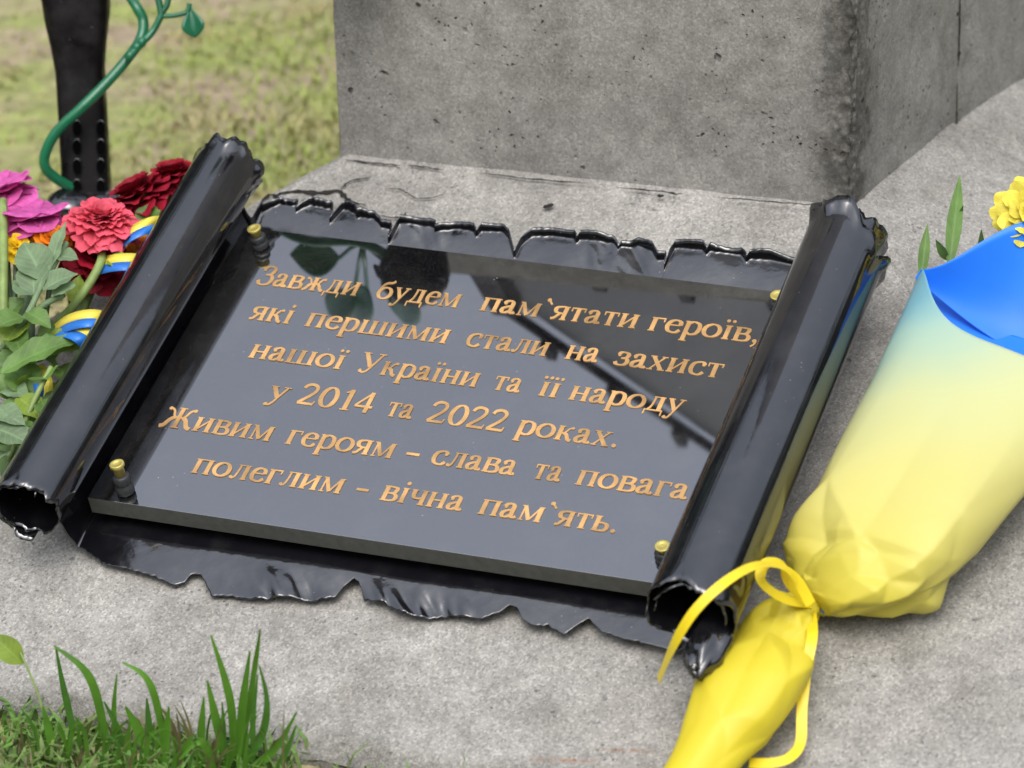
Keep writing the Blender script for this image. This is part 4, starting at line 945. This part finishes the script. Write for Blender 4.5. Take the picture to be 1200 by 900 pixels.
tuft('loose grass tuft of long bending blades, the left one of the two', [
    ([(128, 905), (117, 833), (100, 787), (63, 757)], 0.0095, 0.03, 'blade'), ([(92, 905), (84, 850), (74, 805), (65, 757)], 0.0075, 0.02, 'blade_d'), ([(195, 905), (189, 850), (173, 797), (143, 776)], 0.008, 0.03, 'blade'),
    ([(144, 905), (134, 843), (137, 790)], 0.006, 0.025, 'blade'), ([(193, 905), (196, 860), (198, 828)], 0.008, 0.035, 'blade'), ([(185, 905), (165, 860), (147, 828)], 0.011, 0.02, 'blade'),
    ([(180, 905), (175, 850), (172, 818)], 0.007, 0.015, 'blade_d'), ([(150, 905), (140, 860), (122, 822)], 0.007, 0.025, 'blade_d'), ([(160, 905), (150, 880), (152, 845)], 0.008, 0.04, 'blade'),
    ([(110, 905), (95, 880), (92, 850)], 0.007, 0.045, 'blade'), ([(205, 905), (215, 880), (228, 860)], 0.008, 0.045, 'blade')] + extra(0, 215, 72, 6), fp(145, 905, 0.03))
tw_ = thing('weed', 'thin weed stalk bending left with one pale round leaf', 'weed', fp(70, 905, 0.05))
mb = MB(); mb.tube(catmull([fp(70, 905, 0.05), fp(56, 855, 0.045), (fp(45, 815, 0.04)), fp(33, 785, 0.035), fp(24, 765, 0.03)], 8), 0.0011, 6); mb.build('stalk', M['stem'], tw_)
mb = MB(); leafmesh(mb, fp(27, 778, 0.03), fp(-12, 742, 0.035), 0.021, CAM-fp(20, 770, 0.03)+Vector((0, 0, 0.6)), 0.25, 0.06); mb.build('leaf', M['leaf_yel'], tw_)
mb = MB(); blade(mb, [fp(66, 905, 0.05), fp(58, 860, 0.05), fp(50, 828, 0.05)], 0.007, CAM-fp(60, 860, 0.05)); mb.build('blade', M['blade'], tw_)

rnd = random.Random(3)
def lawn(mb, x0_, x1_, y0_, y1_, count, hmin, hmax, keep):
    for _ in range(count):
        x = rnd.uniform(x0_, x1_); y = rnd.uniform(y0_, y1_)
        if not keep(x, y): continue
        den = noise.noise(Vector((x*3, y*3, 2)))
        if den < -0.15 and rnd.random() < 0.75: continue
        h = rnd.uniform(hmin, hmax)*(1+0.5*den); a = rnd.uniform(0, 2*PI); l = rnd.uniform(0.2, 1.1)*h; wd = rnd.uniform(0.0012, 0.0026)
        z = GZ+0.008*noise.noise(Vector((x*2, y*2, 0)))-0.003; d = Vector((math.cos(a), math.sin(a), 0)); s = Vector((-d.y, d.x, 0))
        b0 = Vector((x, y, z)); b1 = b0+d*l*0.35+Vector((0, 0, h*0.6)); b2 = b0+d*l+Vector((0, 0, h*rnd.uniform(0.55, 1)))
        mb.add([b0-s*wd, b0+s*wd, b1+s*wd, b1-s*wd, b2], [(0, 1, 2, 3), (3, 2, 4)])
def in_skirt(x, y):
    for i in range(len(low)-1):
        n = outn(plan[i], plan[i+1])
        if (Vector((x, y, 0))-low[i]).dot(n) > -0.01 - (0.0): return False
    return True
mb = MB()
lawn(mb, -1.7, 0.8, 0.0, 3.2, 90000, 0.007, 0.019, lambda x, y: not in_skirt(x, y))
tag(mb.build('grass', M['grass'], sm=False), 'short patchy lawn grass, green and straw coloured', 'grass', kind='stuff')
mb = MB(); lawn(mb, -1.0, 0.9, -0.95, 0.0, 40000, 0.012, 0.034, lambda x, y: not in_skirt(x, y) and (x < -0.13 or rnd.random() < 0.12))
tag(mb.build('grass', M['grass_front'], sm=False), 'low green grass and dry bits along the foot of the concrete', 'grass', kind='stuff')

# woods added round the meadow, unseen beyond the picture (they darken the lower part of what the glossy steel mirrors)
mb = MB(); rw = random.Random(11)
for i in range(150):
    a = 2*PI*i/150+rw.uniform(-0.02, 0.02); left = math.exp(-((((a+math.radians(34)+PI) % (2*PI))-PI)/0.35)**2)
    d = rw.uniform(24, 34)*(1-0.4*left); h = rw.uniform(8, 13)*(1+0.45*left); c = Vector((math.sin(a)*d, math.cos(a)*d, 0)); cr_ = h*0.33
    mb.tube([c+Vector((0, 0, GZ)), c+Vector((0, 0, h*0.5))], [0.25, 0.12], 6)
    for k_ in range(150):
        e = Vector((rw.gauss(0, 1), rw.gauss(0, 1), rw.gauss(0, 1))).normalized()*rw.uniform(0.4, 1)
        q = c + Vector((e.x*cr_, e.y*cr_, h*0.55+e.z*h*0.45)); n1_ = Vector((rw.gauss(0, 1), rw.gauss(0, 1), rw.gauss(0, 1))).normalized(); s1_ = n1_.orthogonal().normalized()*0.55; s2_ = n1_.cross(s1_)
        mb.add([q-s1_, q-s2_*0.7, q+s1_, q+s2_*0.7], [(0, 1, 2, 3)])
tag(mb.build('added_woods', plain('added_woods_foliage', (0.045, 0.07, 0.025), 0.7, 0.4, 0.4), sm=False), 'dark green woods added out of view to darken reflections in the steel', 'woods', kind='stuff')
